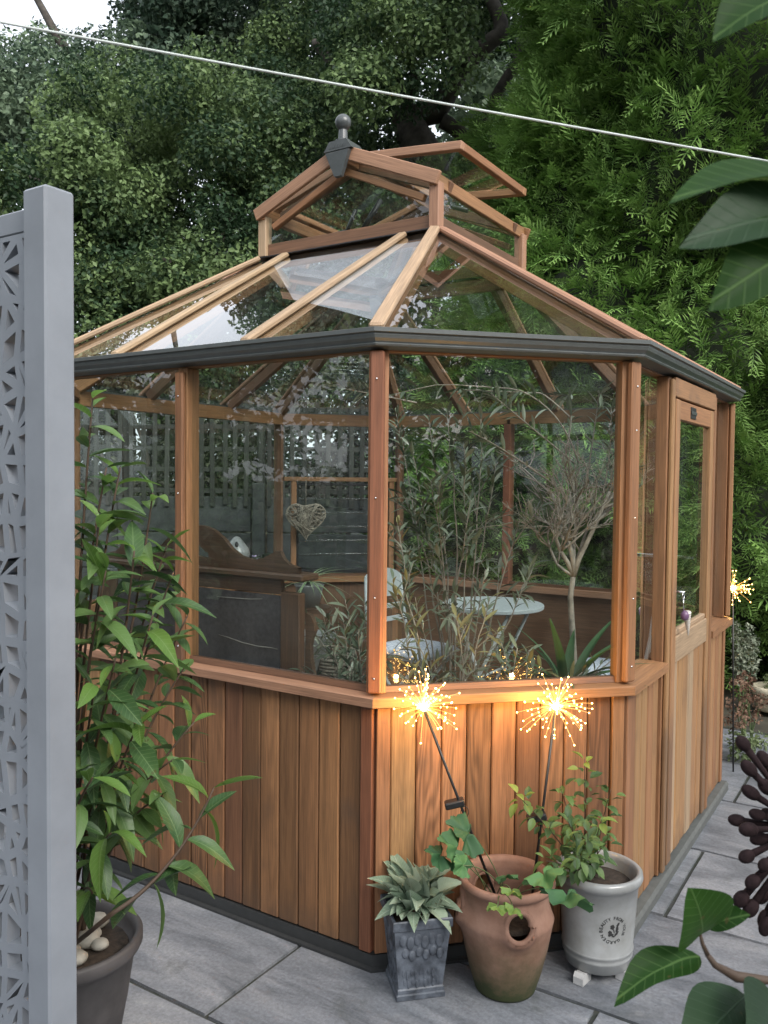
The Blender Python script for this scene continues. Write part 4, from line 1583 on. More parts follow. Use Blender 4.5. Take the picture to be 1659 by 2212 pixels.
for i in range(nx):
    for j in range(nz):
        a, b_, c_, d_ = G[i, j], G[i + 1, j], G[i + 1, j + 1], G[i, j + 1]
        r_ = rng.random()
        if r_ < 0.22:
            cell([a, b_, c_])
            cell([a, c_, d_])
        elif r_ < 0.45:
            cell([a, b_, d_])
            cell([b_, c_, d_])
        else:
            cell([a, b_, c_, d_])
part('fretwork_panel', mk(V, Fc), M_pvc, sc_, Matrix.Translation((SX - 0.034, SY + 0.02, 0.0)))
part('top_strip', boxmesh(nx * cw + 0.002, TH, 0.045, 0.003, 'sc'), M_pvc, sc_, Matrix.Translation((SX - 0.034 - nx * cw / 2, SY + 0.02 + TH / 2, nz * chh + 0.0235)))
part('bottom_strip', boxmesh(nx * cw + 0.002, TH, 0.045, 0.003, 'sc'), M_pvc, sc_, Matrix.Translation((SX - 0.034 - nx * cw / 2, SY + 0.02 + TH / 2, -0.0235)))
part('end_post', pm, M_pvc, sc_, frame((0, 0, 1), (1, 0, 0), (SX - 0.07 - nx * cw, SY + 0.031, -0.05 + 1.025)))


# ------------------------------------------------------------------ single leaves
def leaf_vf(L, W, curl=0.25, fold=0.25, segs=6, serr=0.0, shape=1.0, twist=0.0, stalk=0.0):
    V, Fc = [], []
    if stalk:
        pass
    for k in range(segs + 1):
        t = k / segs
        wd = W * 0.5 * math.sin(math.pi * min(1, max(0, t)) ** shape) ** 0.8 if 0 < t < 1 else 0.0004
        if serr and k % 2:
            wd *= 1 + serr
        x = L * t
        zc = -curl * L * t * t
        a = twist * t
        for s in (-1, -0.5, 0, 0.5, 1):
            y = wd * s
            z = abs(s) * wd * fold * 1.6
            V.append(Vector((x, y * math.cos(a) - z * math.sin(a), zc + z * math.cos(a) + y * math.sin(a))))
    for k in range(segs):
        for j in range(4):
            a = k * 5 + j
            Fc.append((a, a + 5, a + 6, a + 1))
    return V, Fc


def dirmat(p, d, up=(0, 0, 1), roll=0.0, s=1.0):
    d = Vector(d).normalized()
    up = Vector(up)
    if abs(d.dot(up.normalized())) > 0.97:
        up = Vector((1, 0.2, 0))
    M = frame(d, up, p)
    return M @ Matrix.Rotation(roll, 4, 'X') @ Matrix.Scale(s, 4)


M_laurel = leafmat('laurel_leaf', (0.045, 0.10, 0.035), (0.12, 0.215, 0.065), trans=0.3, rough=0.42, spec=0.4, nscale=14, vein=(0.0009, 90, (0.17, 0.26, 0.11)))
M_laurelb = leafmat('laurel_leaf_young', (0.09, 0.18, 0.035), (0.15, 0.28, 0.06), trans=0.45, rough=0.42, nscale=14, vein=(0.0009, 90, (0.22, 0.34, 0.12)))
M_stem = plain('brown_stem', (0.07, 0.045, 0.03), rough=0.7)
M_stemg = plain('green_stem', (0.09, 0.13, 0.05), rough=0.6)
M_planter = plain('planter_grey', (0.075, 0.070, 0.072), rough=0.6, nscale=9, amt=0.35, detail=9.0)
M_pebble = plain('pebble', (0.38, 0.37, 0.33), rough=0.6, nscale=20, amt=0.25)

# --- shrub in the dark planter, lower left
PX, PY = -0.468, -0.742
pl = thing('planter', 'dark grey round planter at the bottom left, partly behind the screen post', 'plant pot', (PX, PY, -0.05))
prof = [(0.12, 0.0), (0.125, 0.004), (0.150, 0.16), (0.168, 0.300), (0.182, 0.312), (0.188, 0.325), (0.188, 0.350), (0.183, 0.358), (0.172, 0.356), (0.165, 0.335), (0.155, 0.30), (0.001, 0.295)]
prof = [(a, b * 0.86) for a, b in prof]
part('pot_body', mk(*lathe(prof, 48), smooth=True), M_planter, pl, Matrix.Translation((PX, PY, -0.05)))
part('soil', mk(*lathe([(0.154, 0.0), (0.150, 0.012), (0.02, 0.02)], 24), smooth=True), M_soil, pl, Matrix.Translation((PX, PY, 0.206)))
rng = random.Random(33)
for k in range(22):
    a = rng.uniform(0, 6.28)
    r_ = rng.uniform(0.04, 0.135)
    s = rng.uniform(0.016, 0.036)
    v, f = sphere_vf((0, 0, 0), s, 10, 7, 0.65)
    v = [p * (1 + 0.15 * noise.noise(p * 40 + Vector((k, 0, 0)))) for p in v]
    pe = part('pebble', mk(v, f, True), M_pebble, None, Matrix.Translation((PX + r_ * math.cos(a), PY + r_ * math.sin(a), 0.226 + s * 0.5)) @ Matrix.Rotation(a * 3, 4, 'Z'))
    tag(pe, 'rounded pale pebble lying on the soil of the dark planter', 'pebble', 'pebbles in the dark planter')

sh = thing('laurel_shrub', 'tall leafy green shrub growing from the dark planter beside the screen', 'shrub', (PX, PY, 0.22))
LM = [mk(*leaf_vf(0.118, 0.040, c, f, 9, serr=0.05, twist=t), smooth=True) for c, f, t in ((0.25, 0.25, 0.2), (0.5, 0.2, -0.3), (0.1, 0.35, 0.1), (0.75, 0.3, 0.3))]
LMb = [m.copy() for m in LM]


def shrub_stem(pts, r0, r1):
    return tube_vf(pts, [r0 + (r1 - r0) * i / (len(pts) - 1) for i in range(len(pts))], 7)


def bez(p0, p1, p2, n=12):
    p0, p1, p2 = Vector(p0), Vector(p1), Vector(p2)
    return [p0 * (1 - t) ** 2 + p1 * 2 * t * (1 - t) + p2 * t * t for t in [i / n for i in range(n + 1)]]


stems = []
leaves = []
base = Vector((PX, PY, 0.218))
tips = [((260, 1010), 2.15), ((215, 1120), 2.0), ((330, 1065), 2.25), ((375, 1235), 2.25), ((330, 1330), 2.05), ((250, 1420), 1.95), ((400, 1440), 2.25), ((375, 1640), 2.1), ((300, 1560), 1.95), ((200, 1680), 1.85),
        ((200, 860), 2.1), ((185, 1290), 2.15), ((360, 1180), 2.3), ((290, 1190), 2.0), ((230, 1230), 1.95), ((205, 1480), 1.9), ((260, 1640), 1.95), ((230, 1010), 2.1), ((405, 1330), 2.35), ((350, 1720), 2.1), ((220, 1550), 2.1), ((420, 1560), 2.2), ((240, 1800), 1.95), ((200, 1930), 2.0)]
for k, ((tx, ty), d) in enumerate(tips):
    tip = at(tx, ty, d)
    midp = (base + tip) / 2 + Vector((rng.uniform(-0.06, 0.06) - 0.03, rng.uniform(-0.06, 0.06), 0.12))
    pts = bez(base + Vector((rng.uniform(-0.03, 0.03), rng.uniform(-0.03, 0.03), 0)), midp, tip, 14)
    stems.append(shrub_stem(pts, 0.006, 0.0022))
    L = sum((pts[i + 1] - pts[i]).length for i in range(14))
    n = max(5, int(min(L, 0.40) / 0.029))
    for j in range(n):
        u = 1 - (j * 0.029) / L
        q = u * 14
        i0 = min(13, int(q))
        p = pts[i0].lerp(pts[i0 + 1], q - i0)
        tdir = (pts[i0 + 1] - pts[i0]).normalized()
        an = j * 2.4 + k + rng.uniform(-0.7, 0.7)
        side = tdir.cross(Vector((0.3, 0.2, 1))).normalized()
        side2 = tdir.cross(side)
        el = 0.85 if j < 3 else 0.35
        d_ = (side * math.cos(an) + side2 * math.sin(an)) * rng.uniform(0.6, 1.0) + tdir * el * rng.uniform(0.3, 1.3) + Vector((rng.uniform(-.3,.3), rng.uniform(-.3,.3), rng.uniform(-0.3, 0.25)))
        leaves.append((p, d_, 0.55 + 0.65 * rng.random() if j > 1 else 0.55 + 0.3 * rng.random(), j < 3 and rng.random() < 0.6))
# drooping side branch reaching right over the paving
pts = bez(at(240, 1975, 1.9), at(380, 1890, 2.0), at(462, 1702, 2.05), 14)
stems.append(shrub_stem([base] + pts, 0.006, 0.0022))
for j in range(13):
    q = (1 - j / 15) * 14
    i0 = min(13, int(q))
    p = pts[i0].lerp(pts[i0 + 1], min(1, q - i0))
    an = j * 2.4
    tdir = (pts[13] - pts[5]).normalized()
    d_ = R_ * math.cos(an) * 0.9 + Vector((0, 0, 1)) * (math.sin(an) * 0.6 - (0.7 if j > 5 else 0)) + F_ * 0.3 * math.sin(an * 2) + tdir * 0.4
    leaves.append((p, d_, rng.uniform(0.85, 1.15), j < 3))
leaves = [q for q in leaves if not (math.hypot(q[0].x + q[1].normalized().x * 0.1 - PX, q[0].y + q[1].normalized().y * 0.1 - PY) < 0.22 and q[0].z + min(0, q[1].normalized().z) * 0.14 < 0.33) and q[0].x < -0.02 or q[0].y > -0.6]
leaves.sort(key=lambda q: (q[0] - CP).length)
part('stems', mk(*join_vf(stems), smooth=True), M_stem, sh)
for k, (p, d_, s, yng) in enumerate(leaves[:298]):
    me = (LMb if yng else LM)[k % 4]
    part('leaf', me, M_laurelb if yng else M_laurel, sh, dirmat(p, d_, (0, 0, 1), rng.uniform(-0.5, 0.5), s))
if len(leaves) > 298:
    lst = []
    for k, (p, d_, s, yng) in enumerate(leaves[298:]):
        v, f = leaf_vf(0.125, 0.04, 0.4, 0.25, 6)
        M = dirmat(p, d_, (0, 0, 1), rng.uniform(-0.5, 0.5), s)
        lst.append(([M @ q for q in v], f))
    part('inner_leaves', mk(*join_vf(lst), smooth=True), M_laurel, sh, kind='stuff')

# --- lead-look square planter with lamb's ear
M_lead = plain('lead_look', (0.10, 0.115, 0.14), rough=0.5, nscale=26, amt=0.45, bump=0.6, c2=(0.06, 0.07, 0.09))
qx, qy = 0.150, 0.002
AZS = math.radians(45)
sq = thing('square_planter', 'square tapering blue grey planter with relief pattern, leftmost of the three pots by the corner', 'plant pot', (qx, qy, -0.05))
SM = Matrix.Translation((qx, qy, -0.05)) @ Matrix.Rotation(AZS, 4, 'Z')


def sqloft(prof, mat, name, **k):
    V, Fc = [], []
    for hw, z in prof:
        V += [(-hw, -hw, z), (hw, -hw, z), (hw, hw, z), (-hw, hw, z)]
    for i in range(len(prof) - 1):
        for j in range(4):
            Fc.append((4 * i + j, 4 * i + (j + 1) % 4, 4 * i + 4 + (j + 1) % 4, 4 * i + 4 + j))
    Fc.append((3, 2, 1, 0))
    m = 4 * (len(prof) - 1)
    Fc.append((m, m + 1, m + 2, m + 3))
    return part(name, mk(V, Fc), mat, sq, SM, **k)


sqloft([(0.071, 0), (0.073, 0.003), (0.073, 0.016), (0.069, 0.019), (0.069, 0.030), (0.066, 0.034), (0.0835, 0.212), (0.0885, 0.216), (0.0885, 0.240), (0.086, 0.243), (0.079, 0.241), (0.074, 0.21), (0.001, 0.208)], M_lead, 'pot_body')
rel = []
for f_ in range(4):
    ca, sa = math.cos(f_ * math.pi / 2), math.sin(f_ * math.pi / 2)
    for row, (zz, hh) in enumerate(((0.185, 0.045), (0.145, 0.036), (0.085, 0.03), (0.055, 0.026))):
        hw = 0.066 + (0.0835 - 0.066) * (zz - 0.034) / 0.19
        nn = 6 if row < 2 else 9
        for j in range(nn):
            x = -hw * 0.85 + (j + 0.5 + (0.25 if row % 2 else 0)) * hw * 1.62 / nn
            wv_ = hw * (0.95 if row < 2 else 0.6) / nn
            vv, ff = sphere_vf((x, -hw - 0.0005, zz - (0.01 if j % 2 else 0)), wv_, 8, 6, hh / wv_ / 2.2)
            vv = [Vector((p.x, -hw + (p.y + hw) * 0.35, p.z)) for p in vv]
            rel.append(([Vector((ca * p.x - sa * p.y, sa * p.x + ca * p.y, p.z)) for p in vv], ff))
part('relief_pattern', mk(*join_vf(rel), smooth=True), M_lead, sq, SM, kind='stuff')
part('soil', mk([(-0.074, -0.074, 0), (0.074, -0.074, 0), (0.074, 0.074, 0), (-0.074, 0.074, 0)], [(0, 1, 2, 3)]), M_soil, sq, SM @ Matrix.Translation((0, 0, 0.226)))
M_lamb = leafmat('lambs_ear_leaf', (0.17, 0.24, 0.17), (0.34, 0.42, 0.31), trans=0.15, rough=0.9, spec=0.1, nscale=25, vein=(0.0010, 120, (0.40, 0.47, 0.37)))
la = thing('silver_leaved_plant', 'soft silvery green lamb ear leaves filling the square planter', 'plant', (qx, qy, 0.185))
LE = [mk(*leaf_vf(0.074, 0.050, c, f, 10, shape=0.5, twist=t), smooth=True) for c, f, t in ((0.25, 0.45, 0.1), (0.6, 0.3, -0.2), (0.05, 0.6, 0.2))]
rng = random.Random(41)
for k in range(84):
    a = k * 2.4
    r_ = 0.075 * math.sqrt(rng.random())
    el = rng.uniform(0.45, 1.45) if k > 26 else rng.uniform(-0.15, 0.5)
    d_ = Vector((math.cos(a) * math.cos(el), math.sin(a) * math.cos(el), math.sin(el)))
    p = Vector((qx + r_ * math.cos(a), qy + r_ * math.sin(a), 0.19 + rng.uniform(0, 0.06) * (1 if k > 26 else 0.3)))
    part('leaf', LE[k % 3], M_lamb, la, dirmat(p, d_, (0, 0, 1), rng.uniform(-0.4, 0.4), rng.uniform(0.75, 1.15)))


# --- terracotta strawberry pot
def terramat():
    m, nt, b = newmat('terracotta')
    L = nt.links.new
    tc = N(nt, 'ShaderNodeTexCoord')
    n1 = N(nt, 'ShaderNodeTexNoise', Scale=9.0, Detail=6.0, Roughness=0.65)
    L(tc.outputs['Object'], n1.inputs['Vector'])
    cr = N(nt, 'ShaderNodeValToRGB')
    cr.color_ramp.elements[0].position = 0.3
    cr.color_ramp.elements[1].position = 0.75
    cr.color_ramp.elements[0].color = (0.20, 0.10, 0.065, 1)
    cr.color_ramp.elements[1].color = (0.38, 0.225, 0.165, 1)
    L(n1.outputs[0], cr.inputs[0])
    sp = N(nt, 'ShaderNodeSeparateXYZ')
    L(tc.outputs['Object'], sp.inputs[0])
    n2 = N(nt, 'ShaderNodeTexNoise', Scale=14.0, Detail=5.0, Roughness=0.7)
    L(tc.outputs['Object'], n2.inputs['Vector'])
    ma = N(nt, 'ShaderNodeMath', operation='MULTIPLY_ADD')
    L(n2.outputs[0], ma.inputs[0])
    ma.inputs[1].default_value = 0.18
    L(sp.outputs['Z'], ma.inputs[2])
    mr = N(nt, 'ShaderNodeMapRange')
    mr.inputs[1].default_value = 0.12
    mr.inputs[2].default_value = 0.30
    mr.inputs[3].default_value = 1.0
    mr.inputs[4].default_value = 0.0
    L(ma.outputs[0], mr.inputs[0])
    mx = N(nt, 'ShaderNodeMix', data_type='RGBA')
    L(mr.outputs[0], mx.inputs[0])
    L(cr.outputs[0], mx.inputs[6])
    mx.inputs[7].default_value = (0.035, 0.045, 0.014, 1)
    L(mx.outputs[2], b.inputs['Base Color'])
    b.inputs['Roughness'].default_value = 0.8
    n3 = N(nt, 'ShaderNodeTexNoise', Scale=60.0, Detail=4.0)
    L(tc.outputs['Object'], n3.inputs['Vector'])
    bp = N(nt, 'ShaderNodeBump', Strength=0.35, Distance=0.002)
    L(n3.outputs[0], bp.inputs['Height'])
    L(bp.outputs[0], b.inputs['Normal'])
    return m


M_terra = terramat()
tx_, ty_ = 0.375, 0.150
tp = thing('strawberry_pot', 'tall terracotta strawberry pot with side pockets and mossy foot, middle of three pots', 'plant pot', (tx_, ty_, -0.05))
outer = [(0.074, 0.0), (0.082, 0.004), (0.098, 0.07), (0.113, 0.15), (0.124, 0.225), (0.128, 0.250), (0.122, 0.270), (0.114, 0.30), (0.113, 0.335), (0.116, 0.352), (0.126, 0.358), (0.131, 0.370), (0.127, 0.384), (0.117, 0.386), (0.108, 0.376), (0.104, 0.35), (0.106, 0.30), (0.114, 0.25), (0.104, 0.19), (0.09, 0.17)]
nseg = 96
V, Fc = [], []
for r_, z in outer:
    for j in range(nseg):
        a = 2 * math.pi * j / nseg
        V.append([r_ * math.cos(a), r_ * math.sin(a), z])
outer = [(a * 1.10, b * 0.875) for a, b in outer]
# pocket directions (toward camera and back)
pk = [math.radians(-50), math.radians(150), math.radians(-150)]
HZ, HR = 0.247, 0.037


def inhole(a, z, r_):
    for q in pk:
        da = (a - q + math.pi) % (2 * math.pi) - math.pi
        if abs(da) < 1 and math.hypot(da * r_, (z - HZ) * 0.86) < HR:
            return True
    return False


# refine profile for the pocket holes
fine = []
for (r0, z0), (r1, z1) in zip(outer[:-1], outer[1:]):
    k = max(1, int(abs(z1 - z0) / 0.006))
    for j in range(k):
        fine.append((r0 + (r1 - r0) * j / k, z0 + (z1 - z0) * j / k))
fine.append(outer[-1])
V, Fc = [], []
for r_, z in fine:
    for j in range(nseg):
        a = 2 * math.pi * j / nseg
        bul = 0.0
        for q in pk:
            da = (a - q + math.pi) % (2 * math.pi) - math.pi
            dd = math.hypot(da * r_, (z - HZ + 0.006) * 0.86)
            bul += 0.012 * math.exp(-((dd - HR) / 0.012) ** 2) + (0.009 * math.exp(-(dd / 0.05) ** 2) if z < HZ else 0)
        rb = r_ + (bul if z > 0.17 else 0)
        V.append((rb * math.cos(a), rb * math.sin(a), z))
for i in range(len(fine) - 1):
    for j in range(nseg):
        a = 2 * math.pi * (j + 0.5) / nseg
        z = (fine[i][1] + fine[i + 1][1]) / 2
        if 0.2 < z and inhole(a, z, (fine[i][0] + fine[i + 1][0]) / 2):
            continue
        Fc.append((i * nseg + j, i * nseg + (j + 1) % nseg, (i + 1) * nseg + (j + 1) % nseg, (i + 1) * nseg + j))
Fc.append(tuple(range(nseg))[::-1])
part('pot_body', mk(V, Fc, True), M_terra, tp, Matrix.Translation((tx_, ty_, -0.05)))
lips = []
for q in pk:
    pts = []
    for k in range(25):
        b2 = 2 * math.pi * k / 24
        zz = HZ + HR * math.sin(b2) * 1.12
        rr0 = 0.133 + (0.011 if math.sin(b2) < 0 else 0.0) - 0.10 * max(0, zz - 0.26)
        aa = q + HR * 0.98 * math.cos(b2) / 0.13
        pts.append(Vector((rr0 * math.cos(aa), rr0 * math.sin(aa), zz)))
    lips.append(tube_vf(pts, 0.0085, 8, cap=False))
for v, f in lips:
    part('pocket_rim', mk(v, f, True), M_terra, tp, Matrix.Translation((tx_, ty_, -0.05)))
part('soil', mk(*lathe([(0.112, 0.0), (0.100, 0.012), (0.01, 0.018)], 24), smooth=True), M_soil, tp, Matrix.Translation((tx_, ty_, 0.16)))


def lobed_leaf(R0, n=3, seed=0):
    """rounded toothed leaf of three joined lobes, pleated"""
    r = random.Random(seed)
    V, Fc = [Vector((0, 0, 0))], []
    m = 60
    rings = 5
    for q in range(1, rings + 1):
        t = q / rings
        for k in range(m + 1):
            a = -2.55 + 5.1 * k / m
            lobe = 0.87 + 0.13 * abs(math.cos(a * 1.25)) ** 0.7
            rr_ = R0 * lobe * t
            if q == rings:
                rr_ *= 1 + 0.07 * (1 if k % 3 == 0 else (-0.4 if k % 3 == 1 else 0.3))
            z = 0.035 * R0 / 0.05 * 0.6 * t * (math.cos(a * 8) * 0.25) - 0.12 * R0 * t * t + 0.012 * math.sin(3 * a + seed)
            V.append(Vector((rr_ * math.cos(a) + 0.0, rr_ * math.sin(a), z)))
    for k in range(m):
        Fc.append((0, 1 + k, 2 + k))
    for q in range(1, rings):
        for k in range(m):
            a = 1 + (q - 1) * (m + 1) + k
            b2 = a + m + 1
            Fc.append((a, b2, b2 + 1, a + 1))
    return V, Fc


M_straw = leafmat('strawberry_leaf', (0.04, 0.11, 0.045), (0.085, 0.20, 0.07), trans=0.25, rough=0.6, nscale=30)
M_strawy = leafmat('strawberry_leaf_pale', (0.12, 0.22, 0.05), (0.18, 0.28, 0.07), trans=0.3, rough=0.6, nscale=30)
st_ = thing('strawberry_plant', 'strawberry plant with large ribbed leaves spilling out of the terracotta pot', 'plant', (tx_, ty_, 0.19))
SL = [mk(*lobed_leaf(0.062, 3, k), smooth=True) for k in range(4)]
SLy = [m.copy() for m in SL]
spec = [((1010, 1800), 2.42, 1.05, (0.3, -0.5, 0.8), 0), ((985, 1835), 2.36, 1.0, (0.2, -0.6, 0.7), 0), ((950, 1850), 2.34, 0.75, (-0.2, -0.6, 0.7), 0), ((1000, 1870), 2.32, 0.6, (0.2, -0.7, 0.6), 0),
        ((1175, 1890), 2.25, 1.0, (0.1, -0.6, 0.75), 0), ((1225, 1935), 2.20, 1.15, (0.4, -0.6, 0.6), 0), ((1095, 1895), 2.40, 0.55, (0, -0.6, 0.8), 0),
        ((1075, 1960), 2.22, 0.5, (-0.1, -0.7, 0.7), 1), ((1110, 1965), 2.22, 0.5, (0.3, -0.7, 0.6), 1), ((1105, 1925), 2.26, 0.52, (0.2, -0.6, 0.8), 1)]
sv = []
for k, ((px_, py_), d, s, nn, yl) in enumerate(spec):
    p = at(px_, py_, d)
    base_ = Vector((tx_, ty_, 0.19)) + Vector((rng.uniform(-0.04, 0.04), rng.uniform(-0.04, 0.04), 0))
    dd = (p - base_)
    dd.z *= 0.4
    nv_ = (R_ * nn[0] - F_ * (-nn[1]) + Vector((0, 0, 1)) * nn[2]).normalized()
    M = frame(Vector(dd).normalized() + Vector((0.01, 0, 0)), nv_, p) @ Matrix.Scale(s, 4)
    part('leaf', (SLy if yl else SL)[k % 4], M_strawy if yl else M_straw, st_, M)
    sv.append(tube_vf(bez(base_, (base_ + p) / 2 + Vector((0, 0, 0.07)), p, 8), 0.0016, 6))
part('leaf_stalks', mk(*join_vf(sv), smooth=True), M_stemg, st_)

# --- white glazed pot with emblem, on pot feet
M_wpot = plain('white_glaze', (0.27, 0.28, 0.285), rough=0.28, nscale=11, amt=0.14, coat=0.4, detail=9.0, c2=(0.23, 0.235, 0.225))
M_print = plain('print_dark', (0.03, 0.03, 0.03), rough=0.4)
wx, wy = 0.575, 0.392
wp = thing('white_pot', 'off-white glazed pot with round printed emblem, standing on pot feet, rightmost of the three pots', 'plant pot', (wx, wy, -0.02))
prof = [(0.088, 0.0), (0.092, 0.003), (0.096, 0.03), (0.099, 0.034), (0.099, 0.040), (0.097, 0.043), (0.100, 0.052), (0.102, 0.056), (0.101, 0.061), (0.099, 0.063), (0.108, 0.20), (0.112, 0.262), (0.119, 0.268), (0.124, 0.280), (0.122, 0.294), (0.114, 0.300), (0.106, 0.296), (0.103, 0.28), (0.101, 0.22), (0.09, 0.21)]
prof = [(a * 1.07, b * 0.97) for a, b in prof]
part('pot_body', mk(*lathe(prof, 64), smooth=True), M_wpot, wp, Matrix.Translation((wx, wy, -0.02)))
part('soil', mk(*lathe([(0.101, 0.0), (0.098, 0.012), (0.01, 0.02)], 32), smooth=True), M_soil, wp, Matrix.Translation((wx, wy, 0.215)))
# emblem bent round the pot wall
ea = math.atan2(CP.y - wy, CP.x - wx) + math.radians(24)
EZ = 0.148


def rpot(z):
    return 1.07 * (0.099 + (0.112 - 0.099) * (z / 0.97 - 0.063) / 0.2) + 0.0008


def wrap(me):
    for v in me.vertices:
        x, y, z = v.co
        zz = EZ + y
        r_ = rpot(zz) + max(0, z)
        a = ea + x / rpot(zz)
        v.co = Vector((r_ * math.cos(a), r_ * math.sin(a), zz))
    return me


def textmesh(ch, size):
    cu = bpy.data.curves.new('t', 'FONT')
    cu.body = ch
    cu.size = size
    cu.align_x = 'CENTER'
    cu.align_y = 'CENTER'
    cu.resolution_u = 3
    cu.offset = 0.0003
    o = bpy.data.objects.new('t', cu)
    S.collection.objects.link(o)
    bpy.context.view_layer.update()
    me = bpy.data.meshes.new_from_object(o)
    bpy.data.objects.remove(o)
    V_ = [v.co.copy() for v in me.vertices]
    F_2 = [tuple(p.vertices) for p in me.polygons]
    return V_, F_2


lst = []
txt = [('BEAUTY', 186, 112), ('FROM', 88, 44), ('YOUR', 16, -28), ('GARDEN', -62, -150)]
for wd_, a0, a1 in txt:
    for k, ch in enumerate(wd_):
        a = math.radians(a0 + (a1 - a0) * k / (len(wd_) - 1))
        v, f = textmesh(ch, 0.0140)
        ca, sa = math.cos(a - math.pi / 2), math.sin(a - math.pi / 2)
        lst.append(([Vector((ca * p.x - sa * p.y + 0.037 * math.cos(a), sa * p.x + ca * p.y + 0.037 * math.sin(a), 0)) for p in v], f))
# flower-and-leaf device in the middle
for (cx_, cy2, rx, ry, an) in ((-0.003, 0.008, 0.0055, 0.0062, 0), (0.011, 0.013, 0.003, 0.006, -0.6), (0.009, 0.002, 0.0035, 0.0085, -0.15), (0.008, -0.009, 0.003, 0.008, -0.7),
                               (-0.008, -0.006, 0.0045, 0.006, 0.5), (-0.004, -0.011, 0.005, 0.003, 0.3), (0.001, -0.002, 0.0015, 0.006, 0.3), (-0.010, -0.012, 0.0028, 0.0035, 0), (0.0, -0.0155, 0.004, 0.002, -0.2)):
    vv = [Vector((cx_, cy2, 0))]
    for k in range(14):
        t = 2 * math.pi * k / 14
        wob = 1 + 0.16 * math.cos(5 * t)
        x, y = 1.25 * rx * math.cos(t) * wob, 1.25 * ry * math.sin(t) * wob
        vv.append(Vector((cx_ + x * math.cos(an) - y * math.sin(an) + cx_ * 0.25, cy2 * 1.25 + x * math.sin(an) + y * math.cos(an), 0)))
    lst.append((vv, [(0, 1 + k, 1 + (k + 1) % 14) for k in range(14)]))
part('printed_emblem', wrap(mk(*join_vf(lst))), M_print, wp, Matrix.Translation((wx, wy, -0.02)))
M_foot = plain('pot_foot_glaze', (0.5, 0.5, 0.5), rough=0.25)
for k, dg in enumerate((-98, -8, 150)):
    a = math.radians(dg)
    fx, fy = wx + 0.097 * math.cos(a), wy + 0.097 * math.sin(a)
    V = []
    prof2 = [(-0.028, 0), (0.026, 0), (0.026, 0.022), (0.016, 0.034), (0.006, 0.0295), (-0.028, 0.0295)]
    for s in (-0.016, 0.016):
        V += [(x, s, z) for x, z in prof2]
    Fc = [tuple(range(6))[::-1], tuple(range(6, 12))] + [(j, (j + 1) % 6, 6 + (j + 1) % 6, 6 + j) for j in range(6)]
    ft = part('pot_foot', mk(V, Fc), M_foot, None, Matrix.Translation((fx, fy, -0.0495)) @ Matrix.Rotation(a, 4, 'Z'))
    tag(ft, ('small glazed block foot under the near left edge of the white pot', 'small glazed block foot under the right edge of the white pot', 'small block foot under the white pot on the side by the greenhouse wall')[k], 'pot foot', 'pot feet under the white pot')
# plant label standing in the white pot
lb = part('plant_label', slab_poly([(-0.006, 0, -0.02), (0.006, 0, -0.02), (0.016, 0, 0.03), (0.018, 0, 0.065), (0.0, 0, 0.085), (-0.018, 0, 0.06), (-0.016, 0, 0.03)], (0, -1, 0), 0.001), plain('label_white', (0.7, 0.7, 0.68), rough=0.4), None,
          Matrix.Translation((0.492, 0.345, 0.232)) @ Matrix.Rotation(math.radians(28), 4, 'Z') @ Matrix.Rotation(0.25, 4, 'Y'))
tag(lb, 'white plastic plant label standing in the near left side of the white pot', 'plant label')

M_blue = leafmat('blueberry_leaf', (0.05, 0.10, 0.035), (0.12, 0.20, 0.06), trans=0.3, rough=0.5, nscale=30)
M_bluey = leafmat('blueberry_leaf_young', (0.16, 0.24, 0.05), (0.24, 0.32, 0.08), trans=0.4, rough=0.5, nscale=30)
bl = thing('blueberry_bush', 'small bush with oval green leaves growing upright from the white pot', 'shrub', (wx, wy, 0.22))
BLM = [mk(*leaf_vf(0.038, 0.023, c, f, 5), smooth=True) for c, f in ((0.2, 0.3), (0.5, 0.2))]
BLY = [m.copy() for m in BLM]
rng = random.Random(51)
stems, lv = [], []
b_0 = Vector((wx - 0.03, wy - 0.02, 0.22))
for k, ((px_, py_), d) in enumerate((((1262, 1640), 2.52), ((1320, 1705), 2.55), ((1210, 1700), 2.5), ((1115, 1715), 2.4), ((1300, 1770), 2.45), ((1225, 1770), 2.4), ((1180, 1860), 2.35), ((1270, 1800), 2.35), ((1310, 1820), 2.5), ((1245, 1850), 2.3))):
    tip = at(px_, py_, d)
    pts = bez(b_0 + Vector((rng.uniform(-0.02, 0.02), rng.uniform(-0.02, 0.02), 0)), (b_0 + tip) / 2 + Vector((0, 0, 0.03)), tip, 12)
    stems.append(tube_vf(pts, [0.0022 - 0.0012 * i / 12 for i in range(13)], 6))
    L = (tip - b_0).length
    n = int(min(L * 0.9, 0.30) / 0.0110)
    for j in range(n):
        q = 12 * (1 - j * 0.0110 / L)
        i0 = max(0, min(11, int(q)))
        p = pts[i0].lerp(pts[i0 + 1], min(1, q - i0))
        td = (pts[i0 + 1] - pts[i0]).normalized()
        an = j * 2.4 + k
        s1_ = td.cross(Vector((0.2, 1, 0.1))).normalized()
        s2_ = td.cross(s1_)
        off = (s1_ * math.cos(an) + s2_ * math.sin(an))
        lv.append((p + off * rng.uniform(0, 0.02), off + td * 0.4 + Vector((0, 0, rng.uniform(-0.4, 0.3))), j < 5 and k in (0, 3, 4)))
part('stems', mk(*join_vf(stems), smooth=True), M_stem, bl)
for k, (p, d_, y_) in enumerate(lv[:299]):
    part('leaf', (BLY if y_ else BLM)[k % 2], M_bluey if y_ else M_blue, bl, dirmat(p, d_, (0, 0, 1), rng.uniform(-0.6, 0.6), rng.uniform(0.7, 1.2)))

